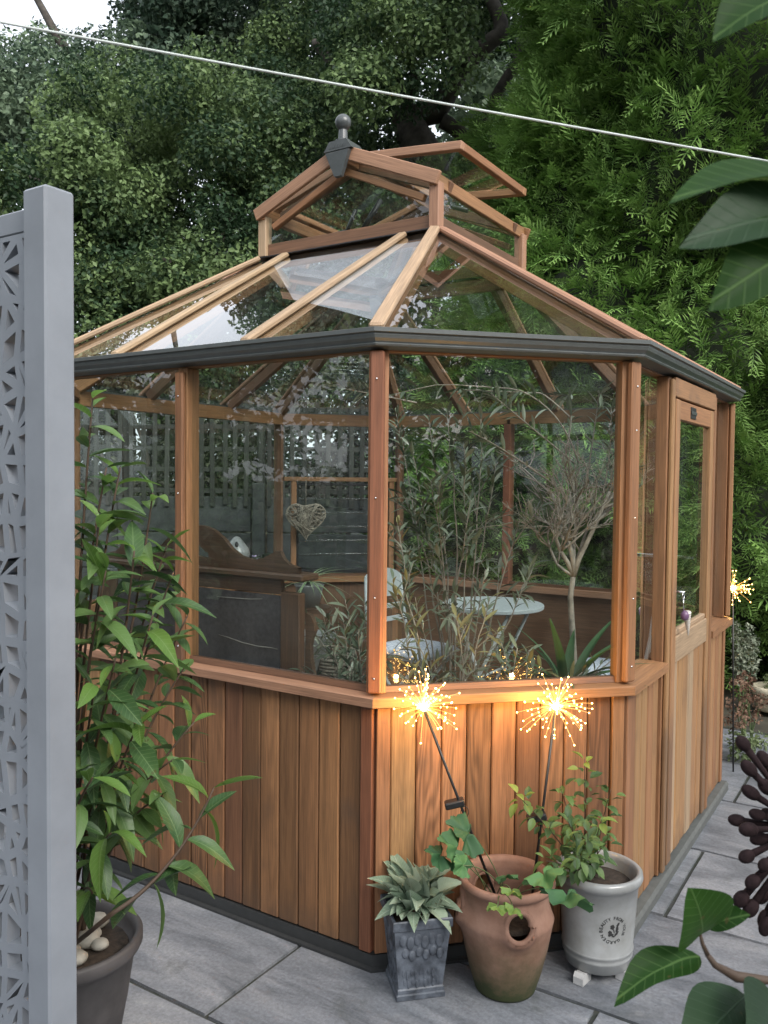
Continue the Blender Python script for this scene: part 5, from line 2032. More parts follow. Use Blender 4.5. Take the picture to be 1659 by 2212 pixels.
# ------------------------------------------------------------------ firework stake lights
M_bulb = emis('fairy_bulb', (1.0, 0.60, 0.17), 11.0)
M_core = emis('light_core', (1.0, 0.66, 0.22), 25.0)
M_wire = emis('lit_copper_wire', (1.0, 0.55, 0.16), 1.0)


def firework(label, head, foot, seed, R0=0.112, n=62, stake=True, glow=1.0):
    head, foot = Vector(head), Vector(foot)
    t = thing('firework_light', label, 'garden light', tuple(foot), 'firework stake lights')
    r = random.Random(seed)
    wires, bulbs = [], []
    for k in range(n):
        u = Vector((r.gauss(0, 1), r.gauss(0, 1), r.gauss(0, 1) * 0.85 + 0.35)).normalized()
        L = R0 * r.uniform(0.55, 1.05)
        p1 = head + u * L * 0.5 + Vector((0, 0, 0.006))
        p2 = head + u * L - Vector((0, 0, 0.16 * L * r.random()))
        wires.append(tube_vf(bez(head, p1, p2, 4), 0.0003, 4, cap=False))
        for f in ((1.0,) if k % 2 else (1.0, 0.72)):
            pb = head + (p2 - head) * f
            bulbs.append(sphere_vf(pb, 0.0023 if f == 1.0 else 0.0019, 6, 5))
    part('wires', mk(*join_vf(wires)), M_wire, t, kind='stuff')
    part('bulbs', mk(*join_vf(bulbs), smooth=True), M_bulb, t, kind='stuff')
    part('hub', mk(*sphere_vf(head, 0.0085, 12, 8), smooth=True), M_core, t)
    d = (foot - head).normalized()
    part('stake', tube([head + d * 0.010, foot], 0.0042, 8), M_black, t)
    if stake:
        c0 = head.lerp(foot, 0.47 if seed == 1 else 0.55)
        sp_ = part('solar_panel', boxmesh(0.058, 0.036, 0.02, 0.004, 'solar'), M_black, t, Matrix.Translation(c0 - R_ * 0.016) @ Matrix.Rotation(0.55, 4, 'Z') @ Matrix.Rotation(-0.25, 4, 'Y'))
        pts = [c0 + Vector((0, 0, -0.008)) + R_ * (0.014 + 0.012 * math.sin(k * 0.8)) + Vector((0, 0, 0.018 * math.cos(k * 0.8) - 0.018)) for k in range(9)]
        part('cable', tube(pts, 0.0012, 6), M_black, sp_)
    ld = bpy.data.lights.new('bulb_glow', 'POINT')
    ld.energy = 3.8 * glow
    ld.color = (1.0, 0.55, 0.16)
    ld.shadow_soft_size = 0.008
    lo = bpy.data.objects.new('bulb_glow', ld)
    link(lo, t, Matrix.Translation(head + Vector((0, 0, 0.012))))
    return t


firework('lit firework stake light leaning left out of the terracotta pot', at(915, 1530, 2.44), Vector((tx_ - 0.01, ty_ - 0.02, 0.19)), 1)
firework('lit firework stake light standing nearly upright above the white pot, right of the leaning one', at(1200, 1527, 2.52), Vector((tx_ + 0.065, ty_ + 0.03, 0.19)), 2)
hC = at(1583, 1272, 4.35)
firework('small far firework light beyond the right corner post of the greenhouse', hC, Vector((hC.x + 0.02, hC.y + 0.03, -0.05)), 3, stake=False, glow=0.6)

# ------------------------------------------------------------------ inside the greenhouse: table, chairs
M_bistro = plain('bistro_paint', (0.42, 0.46, 0.48), rough=0.5, nscale=40, amt=0.08)


def cushmat():
    m, nt, b = newmat('cushion_print')
    L = nt.links.new
    tc = N(nt, 'ShaderNodeTexCoord')
    vo = N(nt, 'ShaderNodeTexVoronoi', Scale=38.0, feature='DISTANCE_TO_EDGE')
    L(tc.outputs['Object'], vo.inputs['Vector'])
    cr = N(nt, 'ShaderNodeValToRGB')
    cr.color_ramp.elements[0].position = 0.03
    cr.color_ramp.elements[1].position = 0.10
    cr.color_ramp.elements[0].color = (0.42, 0.47, 0.60, 1)
    cr.color_ramp.elements[1].color = (0.72, 0.74, 0.82, 1)
    L(vo.outputs['Distance'], cr.inputs[0])
    L(cr.outputs[0], b.inputs['Base Color'])
    b.inputs['Roughness'].default_value = 0.9
    return m


M_cush = cushmat()
tb = thing('bistro_table', 'small round pale grey metal table between the two chairs inside the greenhouse', 'table', (-0.67, 2.26, -0.05))
TB = Vector((-0.67, 2.26, 0.045))
part('tabletop', mk(*lathe([(0.001, 0.686), (0.285, 0.686), (0.290, 0.690), (0.290, 0.706), (0.285, 0.710), (0.001, 0.711)], 48), smooth=False), M_bistro, tb, Matrix.Translation(TB))
for k in range(2):
    s = -1 if k else 1
    for q in (-1, 1):
        part('leg', tube([TB + Vector((s * 0.20, q * 0.17, -0.090)), TB + Vector((-s * 0.17, q * 0.15, 0.684))], 0.010, 8), M_bistro, tb)
    part('leg_brace', tube([TB + Vector((s * 0.19, -0.17, 0.0)), TB + Vector((s * 0.19, 0.17, 0.0))], 0.008, 8), M_bistro, tb)
part('cross_bar', tube([TB + Vector((0.02, -0.16, 0.32)), TB + Vector((0.02, 0.16, 0.32))], 0.007, 8), M_bistro, tb)

# chair built at the origin, facing +x
ch = thing('bistro_chair', 'pale grey folding metal chair left of the round table, behind the red corner post', 'chair', (0, 0, 0), 'folding chairs at the round table')
seat = part('seat', boxmesh(0.38, 0.38, 0.018, 0.008, 'seat'), M_bistro, ch, Matrix.Translation((0.0, 0, 0.445)))
bk = []
for s in (-1, 1):
    part('back_post', tube([(0.22, s * 0.185, 0.005), (0.0, s * 0.185, 0.24), (-0.18, s * 0.185, 0.46), (-0.225, s * 0.18, 0.70), (-0.245, s * 0.165, 0.90)], 0.010, 8), M_bistro, ch)
    part('leg', tube([(-0.22, s * 0.165, 0.005), (0.0, s * 0.165, 0.24), (0.17, s * 0.165, 0.43)], 0.010, 8), M_bistro, ch)
pts = []
for k in range(13):
    y = -0.165 + 0.33 * k / 12
    pts.append((y, 0.905 + 0.045 * math.sin(math.pi * k / 12) ** 0.7))
V = [(-0.245, y, z) for y, z in pts] + [(-0.232, 0.172, 0.77), (-0.232, -0.172, 0.77)]
V = [(x, y, z) for x, y, z in V]
part('back_panel', slab_poly(V, (1, 0, -0.1), 0.012), M_bistro, ch)
for z, x in ((0.71, -0.226), (0.63, -0.213)):
    beam('back_slat', (x, -0.178, z), (x, 0.178, z), 0.012, 0.03, (0, 0, 1), M_bistro, ch)
part('stretcher', tube([(0.20, -0.18, 0.03), (0.20, 0.18, 0.03)], 0.007, 8), M_bistro, ch)
part('stretcher', tube([(-0.20, -0.165, 0.03), (-0.20, 0.165, 0.03)], 0.007, 8), M_bistro, ch)
c1 = Matrix.Translation((-1.22, 2.30, -0.05)) @ Matrix.Rotation(math.radians(-8), 4, 'Z')
c2 = Matrix.Translation((-0.02, 2.42, -0.05)) @ Matrix.Rotation(math.radians(186), 4, 'Z')
ch2 = copy_tree(ch, c2, 'pale grey folding metal chair right of the round table, beside the right hand post')
ch.matrix_basis = c1
WM[ch.name] = c1


def cushion(M, label):
    bm = bmesh.new()
    bmesh.ops.create_grid(bm, x_segments=14, y_segments=14, size=0.5)
    for v in bm.verts:
        x, y = v.co.x * 2, v.co.y * 2
        d = max(0, (1 - x ** 4) * (1 - y ** 4)) ** 0.35
        v.co.x *= 0.40
        v.co.y *= 0.40
        v.co.z = 0.012 + 0.042 * d + 0.003 * noise.noise(v.co * 18)
    be = [e for e in bm.edges if e.is_boundary]
    r = bmesh.ops.extrude_edge_only(bm, edges=be)
    for v in r['geom']:
        if isinstance(v, bmesh.types.BMVert):
            v.co.z = 0.0
            v.co.x *= 0.97
            v.co.y *= 0.97
    me = bpy.data.meshes.new('cushion')
    bm.to_mesh(me)
    bm.free()
    me.polygons.foreach_set('use_smooth', [True] * len(me.polygons))
    return tag(part('seat_cushion', me, M_cush, None, M @ Matrix.Translation((0.01, 0, 0.456))), label, 'cushion', 'patterned seat cushions')


cushion(c1, 'white and blue patterned cushion on the chair left of the table')
cushion(c2, 'white and blue patterned cushion on the chair right of the table')

# ------------------------------------------------------------------ dresser back with scrolled crest
DY = 0.16
dr = thing('dresser', 'old dark wooden dresser seen from the back inside the left window, scrolled crest on top', 'dresser', (-0.90, DY + 0.15, -0.05))
beam('back_board', (-1.345, DY, 0.50), (-0.495, DY, 0.50), 0.012, 1.09, (0, 0, 1), M_mirror_back, dr)
for x in (-0.452, -1.388):
    beam('stile', (x, DY + 0.005, -0.045), (x, DY + 0.005, 1.06), 0.035, 0.085, (1, 0, 0), M_mahog, dr, bev=0.004)
beam('top_rail', (-1.345, DY + 0.003, 1.075), (-0.495, DY + 0.003, 1.075), 0.02, 0.05, (0, 0, 1), M_mahog, dr)
beam('top_shelf', (-1.45, DY + 0.02, 1.115), (-0.385, DY + 0.02, 1.115), 0.10, 0.024, (0, 0, 1), M_mahog, dr, bev=0.006)
beam('lower_shelf', (-1.42, DY + 0.20, 0.62), (-0.42, DY + 0.20, 0.62), 0.34, 0.03, (0, 0, 1), M_mahog, dr, bev=0.004)
hx = [(0.0, 0.150), (0.04, 0.148), (0.09, 0.135), (0.14, 0.105), (0.18, 0.07), (0.225, 0.045), (0.28, 0.036), (0.33, 0.044), (0.375, 0.066), (0.395, 0.074), (0.412, 0.070), (0.415, 0.058), (0.425, 0.045), (0.45, 0.028), (0.49, 0.02), (0.49, 0.0)]
half = [(x, z) for x, z in hx]
# heart-shaped piercing in the middle: build the crest as strips left and right of it
th_ = 0.018
CX, CZ = -0.915, 1.128
bm = bmesh.new()


def crest_top(x):
    x = abs(x)
    for (x0, z0), (x1, z1) in zip(hx[:-1], hx[1:]):
        if x0 <= x <= x1 and x1 > x0:
            return z0 + (z1 - z0) * (x - x0) / (x1 - x0)
    return 0.02


def hole(x):
    ax = abs(x)
    if ax > 0.066:
        return None
    lo = 0.030 + 0.004 * math.cos(ax * 40)
    hi = 0.042 + 0.045 * max(0, 1 - ax / 0.066) ** 1.1 + (0.004 if ax > 0.05 else 0)
    return lo, hi


xs = [-0.49 + 0.98 * k / 120 for k in range(121)]
V, Fc = [], []


def quad(x0, x1, a0, b0_, a1, b1_):
    o = len(V)
    for y in (-th_ / 2, th_ / 2):
        V.extend([(x0, y, a0), (x1, y, a1), (x1, y, b1_), (x0, y, b0_)])
    Fc.extend([(o, o + 1, o + 2, o + 3), (o + 7, o + 6, o + 5, o + 4), (o + 3, o + 2, o + 6, o + 7), (o, o + 4, o + 5, o + 1)])


for x0, x1 in zip(xs[:-1], xs[1:]):
    t0, t1 = crest_top(x0), crest_top(x1)
    h0, h1 = hole(x0), hole(x1)
    if h0 and h1:
        quad(x0, x1, 0, h0[0], 0, h1[0])
        quad(x0, x1, h0[1], t0, h1[1], t1)
    else:
        quad(x0, x1, 0, t0, 0, t1)
part('crest', mk(V, Fc), M_mahog, dr, Matrix.Translation((CX, DY + 0.01, CZ)))
# scalloped side bracket
sb = [(0, 0), (0.0, 0.33), (0.022, 0.325), (0.036, 0.30), (0.040, 0.27), (0.028, 0.245), (0.022, 0.22), (0.024, 0.17), (0.036, 0.12), (0.055, 0.08), (0.075, 0.05), (0.08, 0.0)]
part('side_bracket', slab_poly([(-0.408 + x, DY + 0.02, 0.66 + z) for x, z in sb], (0, -1, 0), 0.018), M_mahog, dr)
# pale scratches across the mirror backing
M_scr = plain('scratch', (0.20, 0.185, 0.17), rough=0.9)
for pts in ([(-0.80, 1.018), (-0.76, 1.019), (-0.70, 1.020), (-0.64, 1.022), (-0.58, 1.028)], [(-0.79, 0.878), (-0.74, 0.872), (-0.68, 0.862), (-0.60, 0.856), (-0.54, 0.858), (-0.51, 0.856)]):
    part('split_line', tube([(x, DY - 0.0065, z) for x, z in pts], [0.001] + [0.0022] * (len(pts) - 2) + [0.001], 6), M_scr, dr)

# ------------------------------------------------------------------ wicker heart
hc = Vector((-2.055, 2.29, 1.178))
hd_x = Vector((1, 1, 0)).normalized()
hn = Vector((1, -1, 0)).normalized()
ht = thing('wicker_heart', 'pale woven willow heart hanging in front of the louvre window', 'heart ornament', tuple(hc + hn * 0.06))
rng = random.Random(61)


def heart(t):
    x = 16 * math.sin(t) ** 3
    y = 13 * math.cos(t) - 5 * math.cos(2 * t) - 2 * math.cos(3 * t) - math.cos(4 * t)
    return x / 16 * 0.128, (y + 2) / 16 * 0.128


def hp(t, o=0.0):
    x, z = heart(t)
    return hc + hn * (0.06 + o) + hd_x * x + Vector((0, 0, z))


part('outline_hoop', tube([hp(2 * math.pi * k / 40) for k in range(41)], 0.006, 6), plain('willow', (0.27, 0.235, 0.19), rough=0.8, nscale=60, amt=0.3), ht)
tw = []
for k in range(92):
    a = rng.uniform(0, 6.28)
    b2 = a + rng.uniform(1.6, 4.6)
    o = rng.choice((-1, 1)) * rng.uniform(0.004, 0.014)
    p, q = hp(a, o), hp(b2, o * rng.uniform(-1, 1))
    m_ = (p + q) / 2 + hn * o * 0.8
    x, z = (m_ - hc).dot(hd_x), (m_ - hc).z
    if z > 0.075 and abs(x) < 0.02:
        continue
    tw.append(tube_vf([p, m_, q], rng.uniform(0.0022, 0.0036), 5))
part('woven_twigs', mk(*join_vf(tw), smooth=True), bpy.data.materials['willow'], ht, kind='stuff')
part('hanging_string', tube([hc + hn * 0.06 + Vector((0, 0, 0.09)), hc + hn * 0.055 + Vector((0.0, 0, 0.275))], 0.0018, 6), bpy.data.materials['willow'], ht)

# white ceramic ornament and small plant on the left hand sill
bx_ = Vector((-2.185, 1.775, ZS))
bh = thing('ceramic_ornament', 'white ceramic ornament with a dark slot, beyond the dresser crest', 'ornament', tuple(bx_))
part('body', mk(*lathe([(0.05, 0.13), (0.075, 0.15), (0.085, 0.18), (0.075, 0.215), (0.045, 0.255), (0.02, 0.285), (0.006, 0.292)], 20), smooth=True), M_wpot, bh, Matrix.Translation(bx_))
part('stand', mk(*lathe([(0.055, 0.002), (0.05, 0.12), (0.06, 0.129)], 16)), M_terra, bh, Matrix.Translation(bx_))
dtc = (CP - bx_).normalized()
part('slot', mk(*sphere_vf((0, 0, 0), 0.013, 10, 8, 2.4), smooth=True), M_black, bh, Matrix.Translation(bx_ + Vector((dtc.x * 0.052, dtc.y * 0.052, 0.232))))
vp = Vector((-2.17, 1.95, ZS + 0.002))
vi = thing('viola_plant', 'little potted plant with pale lilac flowers beside the ceramic ornament', 'plant', tuple(vp))
part('pot', mk(*lathe([(0.035, 0.0), (0.045, 0.07), (0.05, 0.075), (0.05, 0.085), (0.0, 0.085)], 16)), M_terra, vi, Matrix.Translation(vp))
cc_ = np.array([[vp.x, vp.y, vp.z + 0.11], [vp.x + 0.03, vp.y + 0.06, vp.z + 0.13], [vp.x - 0.02, vp.y + 0.14, vp.z + 0.10]])
part('foliage', clumps(cc_, np.array([0.07, 0.07, 0.09]), 3200, 0.02), M_ivy, vi)
M_lil = plain('lilac_petal', (0.5, 0.42, 0.65), rough=0.7)
for k in range(5):
    p = vp + Vector((0.06 * math.cos(k * 2.1) + 0.02, 0.05 * math.sin(k * 1.7) - 0.04, 0.10 + 0.014 * k))
    part('flower', mk(*sphere_vf((0, 0, 0), 0.016, 8, 5, 0.5), smooth=True), M_lil, vi, Matrix.Translation(p))

# ------------------------------------------------------------------ plants inside
M_olive = leafmat('olive_leaf', (0.075, 0.10, 0.065), (0.17, 0.20, 0.14), trans=0.12, rough=0.5, spec=0.4, nscale=10)
M_oliveb = leafmat('olive_leaf_pale', (0.26, 0.29, 0.24), (0.32, 0.35, 0.28), trans=0.12, rough=0.6, nscale=10)
M_olivestem = plain('olive_bark', (0.27, 0.235, 0.20), rough=0.85, nscale=30, amt=0.35)
M_oldry = leafmat('dry_leaf', (0.20, 0.17, 0.07), (0.34, 0.30, 0.13), trans=0.3, rough=0.6)
OLM = [mk(*leaf_vf(0.072, 0.0150, c, f, 5, twist=t), smooth=True) for c, f, t in ((0.15, 0.2, 0.3), (0.35, 0.2, -0.4), (0.0, 0.3, 0.1))]
OLMb = [m.copy() for m in OLM]
OLMd = [m.copy() for m in OLM]


def garden_pot(loc, r, h, mat, label, soil_z=None):
    t = thing('plant_pot', label, 'plant pot', loc)
    pr = [(r * 0.68, 0), (r * 0.70, 0.004), (r * 0.94, h * 0.82), (r * 1.04, h * 0.84), (r * 1.06, h * 0.86), (r * 1.06, h * 0.98), (r * 1.03, h), (r * 0.95, h * 0.99), (r * 0.90, h * 0.84), (r * 0.5, h * 0.8)]
    part('pot_body', mk(*lathe(pr, 40), smooth=True), mat, t, Matrix.Translation(loc))
    part('soil', mk(*lathe([(r * 0.9, 0.0), (r * 0.6, 0.014), (0.01, 0.018)], 20), smooth=True), M_soil, t, Matrix.Translation((loc[0], loc[1], loc[2] + h * 0.86)))
    return t


def twiggy(name, label, base, targets, seed, leaf_from=0.45, dens=0.016, side=4, r0=0.010, bare=0.0, leaf_s=1.0, maxl=297, cat='tree', dry=0.0, tops=None):
    rng = random.Random(seed)
    t = thing(name, label, cat, tuple(base))
    st, lv = [], []
    base = Vector(base)

    def grow(pts, ra, rb, lf, dn):
        n = len(pts) - 1
        st.append(tube_vf(pts, [ra + (rb - ra) * i / n for i in range(n + 1)], 6))
        L = sum((pts[i + 1] - pts[i]).length for i in range(n))
        m = int(L * (1 - lf) / dn)
        for j in range(m):
            if rng.random() < bare:
                continue
            u = (1 - (j + 0.3) * dn / L) * n
            i0 = max(0, min(n - 1, int(u)))
            p = pts[i0].lerp(pts[i0 + 1], min(1, u - i0))
            td = (pts[i0 + 1] - pts[i0]).normalized()
            an = (j % 2) * math.pi + (j // 2) * 1.57 + rng.uniform(-0.4, 0.4)
            s1_ = td.cross(Vector((0.2, 0.3, 1.0))).normalized()
            s2_ = td.cross(s1_)
            lv.append((p, (s1_ * math.cos(an) + s2_ * math.sin(an)) * 0.75 + td * 0.8))

    for (tip, via) in targets:
        a = base + Vector((rng.uniform(-1, 1), rng.uniform(-1, 1), 0)) * r0
        via = via or (a + tip) / 2 + Vector((rng.uniform(-0.08, 0.08), rng.uniform(-0.08, 0.08), rng.uniform(0, 0.12)))
        tip, via = clampin(tip), clampin(via)
        pts = [clampin(q__) for q__ in bez(a, via, tip, 14)]
        pts = [p + Vector((noise.noise(p * 9), noise.noise(p * 9 + Vector((5, 5, 5))), 0)) * 0.012 for p in pts]
        grow(pts, r0 * rng.uniform(0.6, 1), 0.0016, leaf_from, dens)
        for k in range(side):
            q = rng.uniform(6.5, 13)
            i0 = min(13, int(q))
            p = pts[i0]
            td = (pts[i0 + 1] - pts[i0]).normalized()
            d_ = (td + Vector((rng.gauss(0, 0.9), rng.gauss(0, 0.9), rng.gauss(-0.1, 0.6)))).normalized()
            L = rng.uniform(0.09, 0.26)
            e = clampin(p + d_ * L)
            sp = [clampin(q__) for q__ in bez(p, p + d_ * L * 0.5 + Vector((0, 0, 0.015)), e, 6)]
            grow(sp, 0.0024, 0.001, 0.1, dens)
    part('branches', mk(*join_vf(st), smooth=True), M_olivestem, t)
    lv = [(p, d_) for p, d_ in lv if inside(p + d_.normalized() * 0.085, 0.034)]
    rng.shuffle(lv)
    extra = []
    for k, (p, d_) in enumerate(lv):
        s = rng.uniform(0.6, 1.15) * leaf_s
        M = dirmat(p, d_, (rng.uniform(-0.5, 0.5), rng.uniform(-0.5, 0.5), 1), 0, s)
        x = rng.random()
        if k < maxl:
            if x < dry:
                part('leaf', OLMd[k % 3], M_oldry, t, M)
            elif x < 0.25:
                part('leaf', OLMb[k % 3], M_oliveb, t, M)
            else:
                part('leaf', OLM[k % 3], M_olive, t, M)
        else:
            v, f = leaf_vf(0.062, 0.0125, 0.2, 0.2, 4)
            extra.append(([M @ q for q in v], f))
    if extra:
        part('small_leaves', mk(*join_vf(extra), smooth=True), M_olive.copy() if False else M_olive_attr, t, kind='stuff')
    return t


M_olive_attr = leafmat('olive_leaf_mass', (0.075, 0.10, 0.065), (0.16, 0.19, 0.13), trans=0.12, rough=0.5, nscale=40)


def T(lst):
    return [(at(a, b_, d), at(*v) if v else None) for (a, b_, d, v) in lst]


pA = Vector((-0.22, 0.92, -0.05))
garden_pot(tuple(pA), 0.17, 0.32, M_terra, 'terracotta pot of the leafy olive, mostly hidden behind the boards')
twiggy('olive_tree', 'leafy grey green olive tree just behind the front pane, left of the bare tree', pA + Vector((0, 0, 0.28)), T([
    (885, 960, 3.3, (960, 1250, 3.4)), (925, 905, 3.4, (980, 1200, 3.4)), (968, 890, 3.3, (1000, 1200, 3.3)), (1000, 960, 3.2, None), (1040, 900, 3.5, (1040, 1150, 3.4)), (1075, 1000, 3.4, None), (930, 1040, 3.2, (985, 1250, 3.3)),
    (868, 1060, 3.4, (950, 1220, 3.4)), (880, 1190, 3.2, None), (940, 1150, 3.3, None), (1120, 1120, 3.3, (1060, 1330, 3.2)), (1150, 1230, 3.2, (1060, 1400, 3.1)), (1020, 1080, 3.2, None), (855, 890, 3.6, (900, 1100, 3.6)), (1050, 1230, 3.1, None), (900, 1290, 3.0, None)]),
    71, side=3, dens=0.0150, leaf_from=0.74, r0=0.006, leaf_s=1.15)
pB = Vector((0.30, 0.98, -0.05))
garden_pot(tuple(pB), 0.18, 0.34, M_terra, 'terracotta pot of the bare tree, hidden behind the boards under the strap leaved plant')
# the bare tree: trunk, forking limbs, many naked twigs, a few leafy long shoots
bt = thing('bare_olive_tree', 'mostly bare twiggy tree with pale trunk inside the right half of the front pane', 'tree', (pB.x, pB.y, 0.26))
rng = random.Random(88)
tr0 = [Vector((pB.x, pB.y, 0.24)), at(1240, 1420, 3.3), at(1232, 1290, 3.28), at(1238, 1245, 3.26)]
part('trunk', tube(tr0, [0.014, 0.012, 0.011, 0.010], 10), M_olivestem, bt)
st = []


def fork(p, d, L, r, lev):
    n = 5
    pts = [p]
    dd = d.copy()
    for k in range(n):
        dd = (dd + Vector((rng.gauss(0, 0.20), rng.gauss(0, 0.14), rng.gauss(0.05, 0.10)))).normalized()
        pts.append(clampin(pts[-1] + dd * L / n))
    st.append(tube_vf(pts, [r * (1 - 0.5 * i / n) for i in range(n + 1)], 6 if lev < 2 else 4))
    if lev >= 3:
        return
    for k in range(5 if lev < 2 else 4):
        i0 = rng.randint(2, n)
        e = (dd + Vector((rng.gauss(0, 0.55), rng.gauss(0, 0.55), rng.gauss(0.12, 0.35)))).normalized()
        fork(pts[i0], e, L * rng.uniform(0.45, 0.75), max(0.0016, r * 0.5), lev + 1)


for (px_, py_, d, L, r) in ((1180, 1090, 3.2, 0.28, 0.010), (1205, 1020, 3.25, 0.34, 0.011), (1262, 1010, 3.3, 0.36, 0.012), (1300, 1100, 3.3, 0.26, 0.008), (1150, 1190, 3.2, 0.2, 0.007), (1230, 990, 3.4, 0.32, 0.010)):
    fork(tr0[-1], (at(px_, py_, d) - tr0[-1]).normalized(), L, r, 0)
part('bare_branches', mk(*join_vf(st), smooth=True), M_olivestem, bt)
lst = []
for via, tip in (((1250, 960, 3.3), (1310, 860, 3.3)), ((1220, 1000, 3.25), (1180, 800, 3.2)), ((1190, 950, 3.2), (1100, 790, 3.1)), ((1240, 850, 3.3), (1000, 770, 3.2))):
    lst.append((at(*tip), at(*via)))
long_shoots = lst
sh_st = []
lv = []
tops = [((1250, 1000, 3.3), (1180, 760, 3.2), (860, 850, 2.95)), ((1230, 900, 3.3), (1130, 800, 3.3), (1000, 775, 3.2)), ((1265, 1050, 3.3), (1290, 900, 3.35), (1300, 790, 3.3)), ((1215, 1000, 3.3), (1260, 860, 3.35), (1200, 775, 3.4)),
        ((1240, 1000, 3.3), (1120, 900, 3.2), (1060, 850, 3.1)), ((1300, 1080, 3.3), (1325, 960, 3.3), (1320, 880, 3.3)), ((1200, 1050, 3.2), (1080, 960, 3.1), (1010, 930, 3.05)), ((900, 870, 3.0), (800, 850, 2.9), (735, 838, 2.85))]
for a, b_, c in tops:
    pts = bez(at(*a), at(*b_), at(*c), 16)
    pts = [clampin(p) for p in pts]
    sh_st.append(tube_vf(pts, [0.0035 - 0.0022 * i / 16 for i in range(17)], 6))
    for j in range(34):
        q = 16 * (1 - j * 0.022)
        if q < 3:
            break
        i0 = min(15, int(q))
        p = pts[i0].lerp(pts[i0 + 1], min(1, q - i0))
        td = (pts[i0 + 1] - pts[i0]).normalized()
        s1_ = td.cross(Vector((0.2, 0.3, 1))).normalized()
        s2_ = td.cross(s1_)
        an = (j % 2) * math.pi + (j // 2) * 1.57
        if rng.random() < 0.8:
            lv.append((p, (s1_ * math.cos(an) + s2_ * math.sin(an)) * 0.8 + td * 0.7))
part('leafy_shoots', mk(*join_vf(sh_st), smooth=True), M_olivestem, bt)
lv = [(p, d_) for p, d_ in lv if inside(p + d_.normalized() * 0.085, 0.034)]
for k, (p, d_) in enumerate(lv[:296]):
    part('leaf', (OLMb if k % 5 == 0 else OLM)[k % 3], M_oliveb if k % 5 == 0 else M_olive, bt, dirmat(p, d_, (rng.uniform(-0.5, 0.5), 0.3, 1), 0, rng.uniform(0.6, 1.15)))

pC = Vector((-0.44, 0.50, -0.05))
garden_pot(tuple(pC), 0.15, 0.34, M_terra, 'terracotta pot low behind the boards left of the red corner post')
twiggy('young_olive', 'low young olive left of the red corner post, in front of the white bowl', pC + Vector((0, 0, 0.3)), T([
    (655, 1450, 2.9, None), (700, 1330, 3.05, None), (745, 1295, 3.1, None), (775, 1360, 3.0, None), (720, 1400, 2.9, None), (680, 1470, 2.8, None), (760, 1440, 2.9, None), (790, 1300, 3.15, None)]),
    75, side=3, dens=0.014, leaf_from=0.6, r0=0.005, maxl=290, cat='shrub')
pD = Vector((0.06, 0.50, -0.05))
garden_pot(tuple(pD), 0.14, 0.33, M_terra, 'terracotta pot low behind the boards right of the red corner post')
twiggy('sprawling_olive', 'sprawling thin olive right of the red corner post, partly yellow and dry', pD + Vector((0, 0, 0.3)), T([
    (850, 1250, 3.0, None), (860, 1130, 3.1, (870, 1300, 3.0)), (900, 1380, 2.85, None), (985, 1330, 2.9, None), (1060, 1290, 2.95, (1010, 1400, 2.9)), (1120, 1400, 2.85, None), (1085, 1440, 2.8, None), (1260, 1450, 2.85, None),
    (960, 1450, 2.8, None), (880, 1440, 2.75, None), (1170, 1440, 2.8, None), (1300, 1430, 2.9, None)]),
    79, side=2, dens=0.019, leaf_from=0.45, r0=0.004, maxl=290, dry=0.4, cat='shrub')

# strap leaved plant
M_strap = leafmat('strap_leaf', (0.035, 0.085, 0.035), (0.07, 0.15, 0.06), trans=0.2, rough=0.4, nscale=6)
sp0 = at(1222, 1500, 2.95)
garden_pot((sp0.x, sp0.y, -0.05), 0.095, sp0.z + 0.09, M_terra, 'slim tall pot of the strap leaved plant, hidden behind the boards')
spt = thing('strap_leaved_plant', 'dark green strap leaved plant at the foot of the bare tree', 'plant', (sp0.x, sp0.y, sp0.z))
STM = [mk(*leaf_vf(L, 0.035, c, 0.3, 10, shape=0.6), smooth=True) for L, c in ((0.30, 0.55), (0.26, 0.9), (0.34, 0.35))]
rng = random.Random(91)
for k in range(17):
    a = k * 2.4
    el = rng.uniform(0.7, 1.35)
    part('leaf', STM[k % 3], M_strap, spt, dirmat(sp0 + Vector((0.02 * math.cos(a), 0.02 * math.sin(a), 0)), (math.cos(a) * math.cos(el), math.sin(a) * math.cos(el), math.sin(el)), (0, 0, 1), 0, rng.uniform(0.75, 1.05)))

# white bowl on a stool and spider plant
wb = at(668, 1400, 3.9)
wbz = 0.565
garden_pot_loc = (wb.x, wb.y, wbz)
t = thing('white_bowl', 'white enamel bowl of dark soil right of the dresser, behind the young olive', 'bowl', garden_pot_loc)
part('bowl', mk(*lathe([(0.05, 0.0), (0.055, 0.02), (0.085, 0.07), (0.11, 0.14), (0.125, 0.165), (0.125, 0.173), (0.115, 0.173), (0.10, 0.14), (0.02, 0.12)], 40), smooth=True), M_wpot, t, Matrix.Translation(garden_pot_loc))
part('soil', mk(*lathe([(0.104, 0.0), (0.01, 0.01)], 24)), M_soil, t, Matrix.Translation((wb.x, wb.y, wbz + 0.146)))
t = thing('stool', 'plain wooden stool carrying the white bowl, mostly hidden', 'stool', (wb.x, wb.y, -0.05))
part('seat', mk(*lathe([(0.001, 0.585), (0.14, 0.585), (0.145, 0.59), (0.145, 0.61), (0.001, 0.613)], 28)), M_mahog, t, Matrix.Translation((wb.x, wb.y, -0.05)))
for k in range(3):
    a = k * 2.094
    part('leg', tube([(wb.x + 0.14 * math.cos(a), wb.y + 0.14 * math.sin(a), -0.05), (wb.x + 0.08 * math.cos(a), wb.y + 0.08 * math.sin(a), 0.536)], 0.012, 8), M_mahog, t)
sp1 = at(668, 1262, 4.15)
t = thing('plant_stand', 'slender wooden stand under the striped spider plant', 'plant stand', (sp1.x, sp1.y, -0.05))
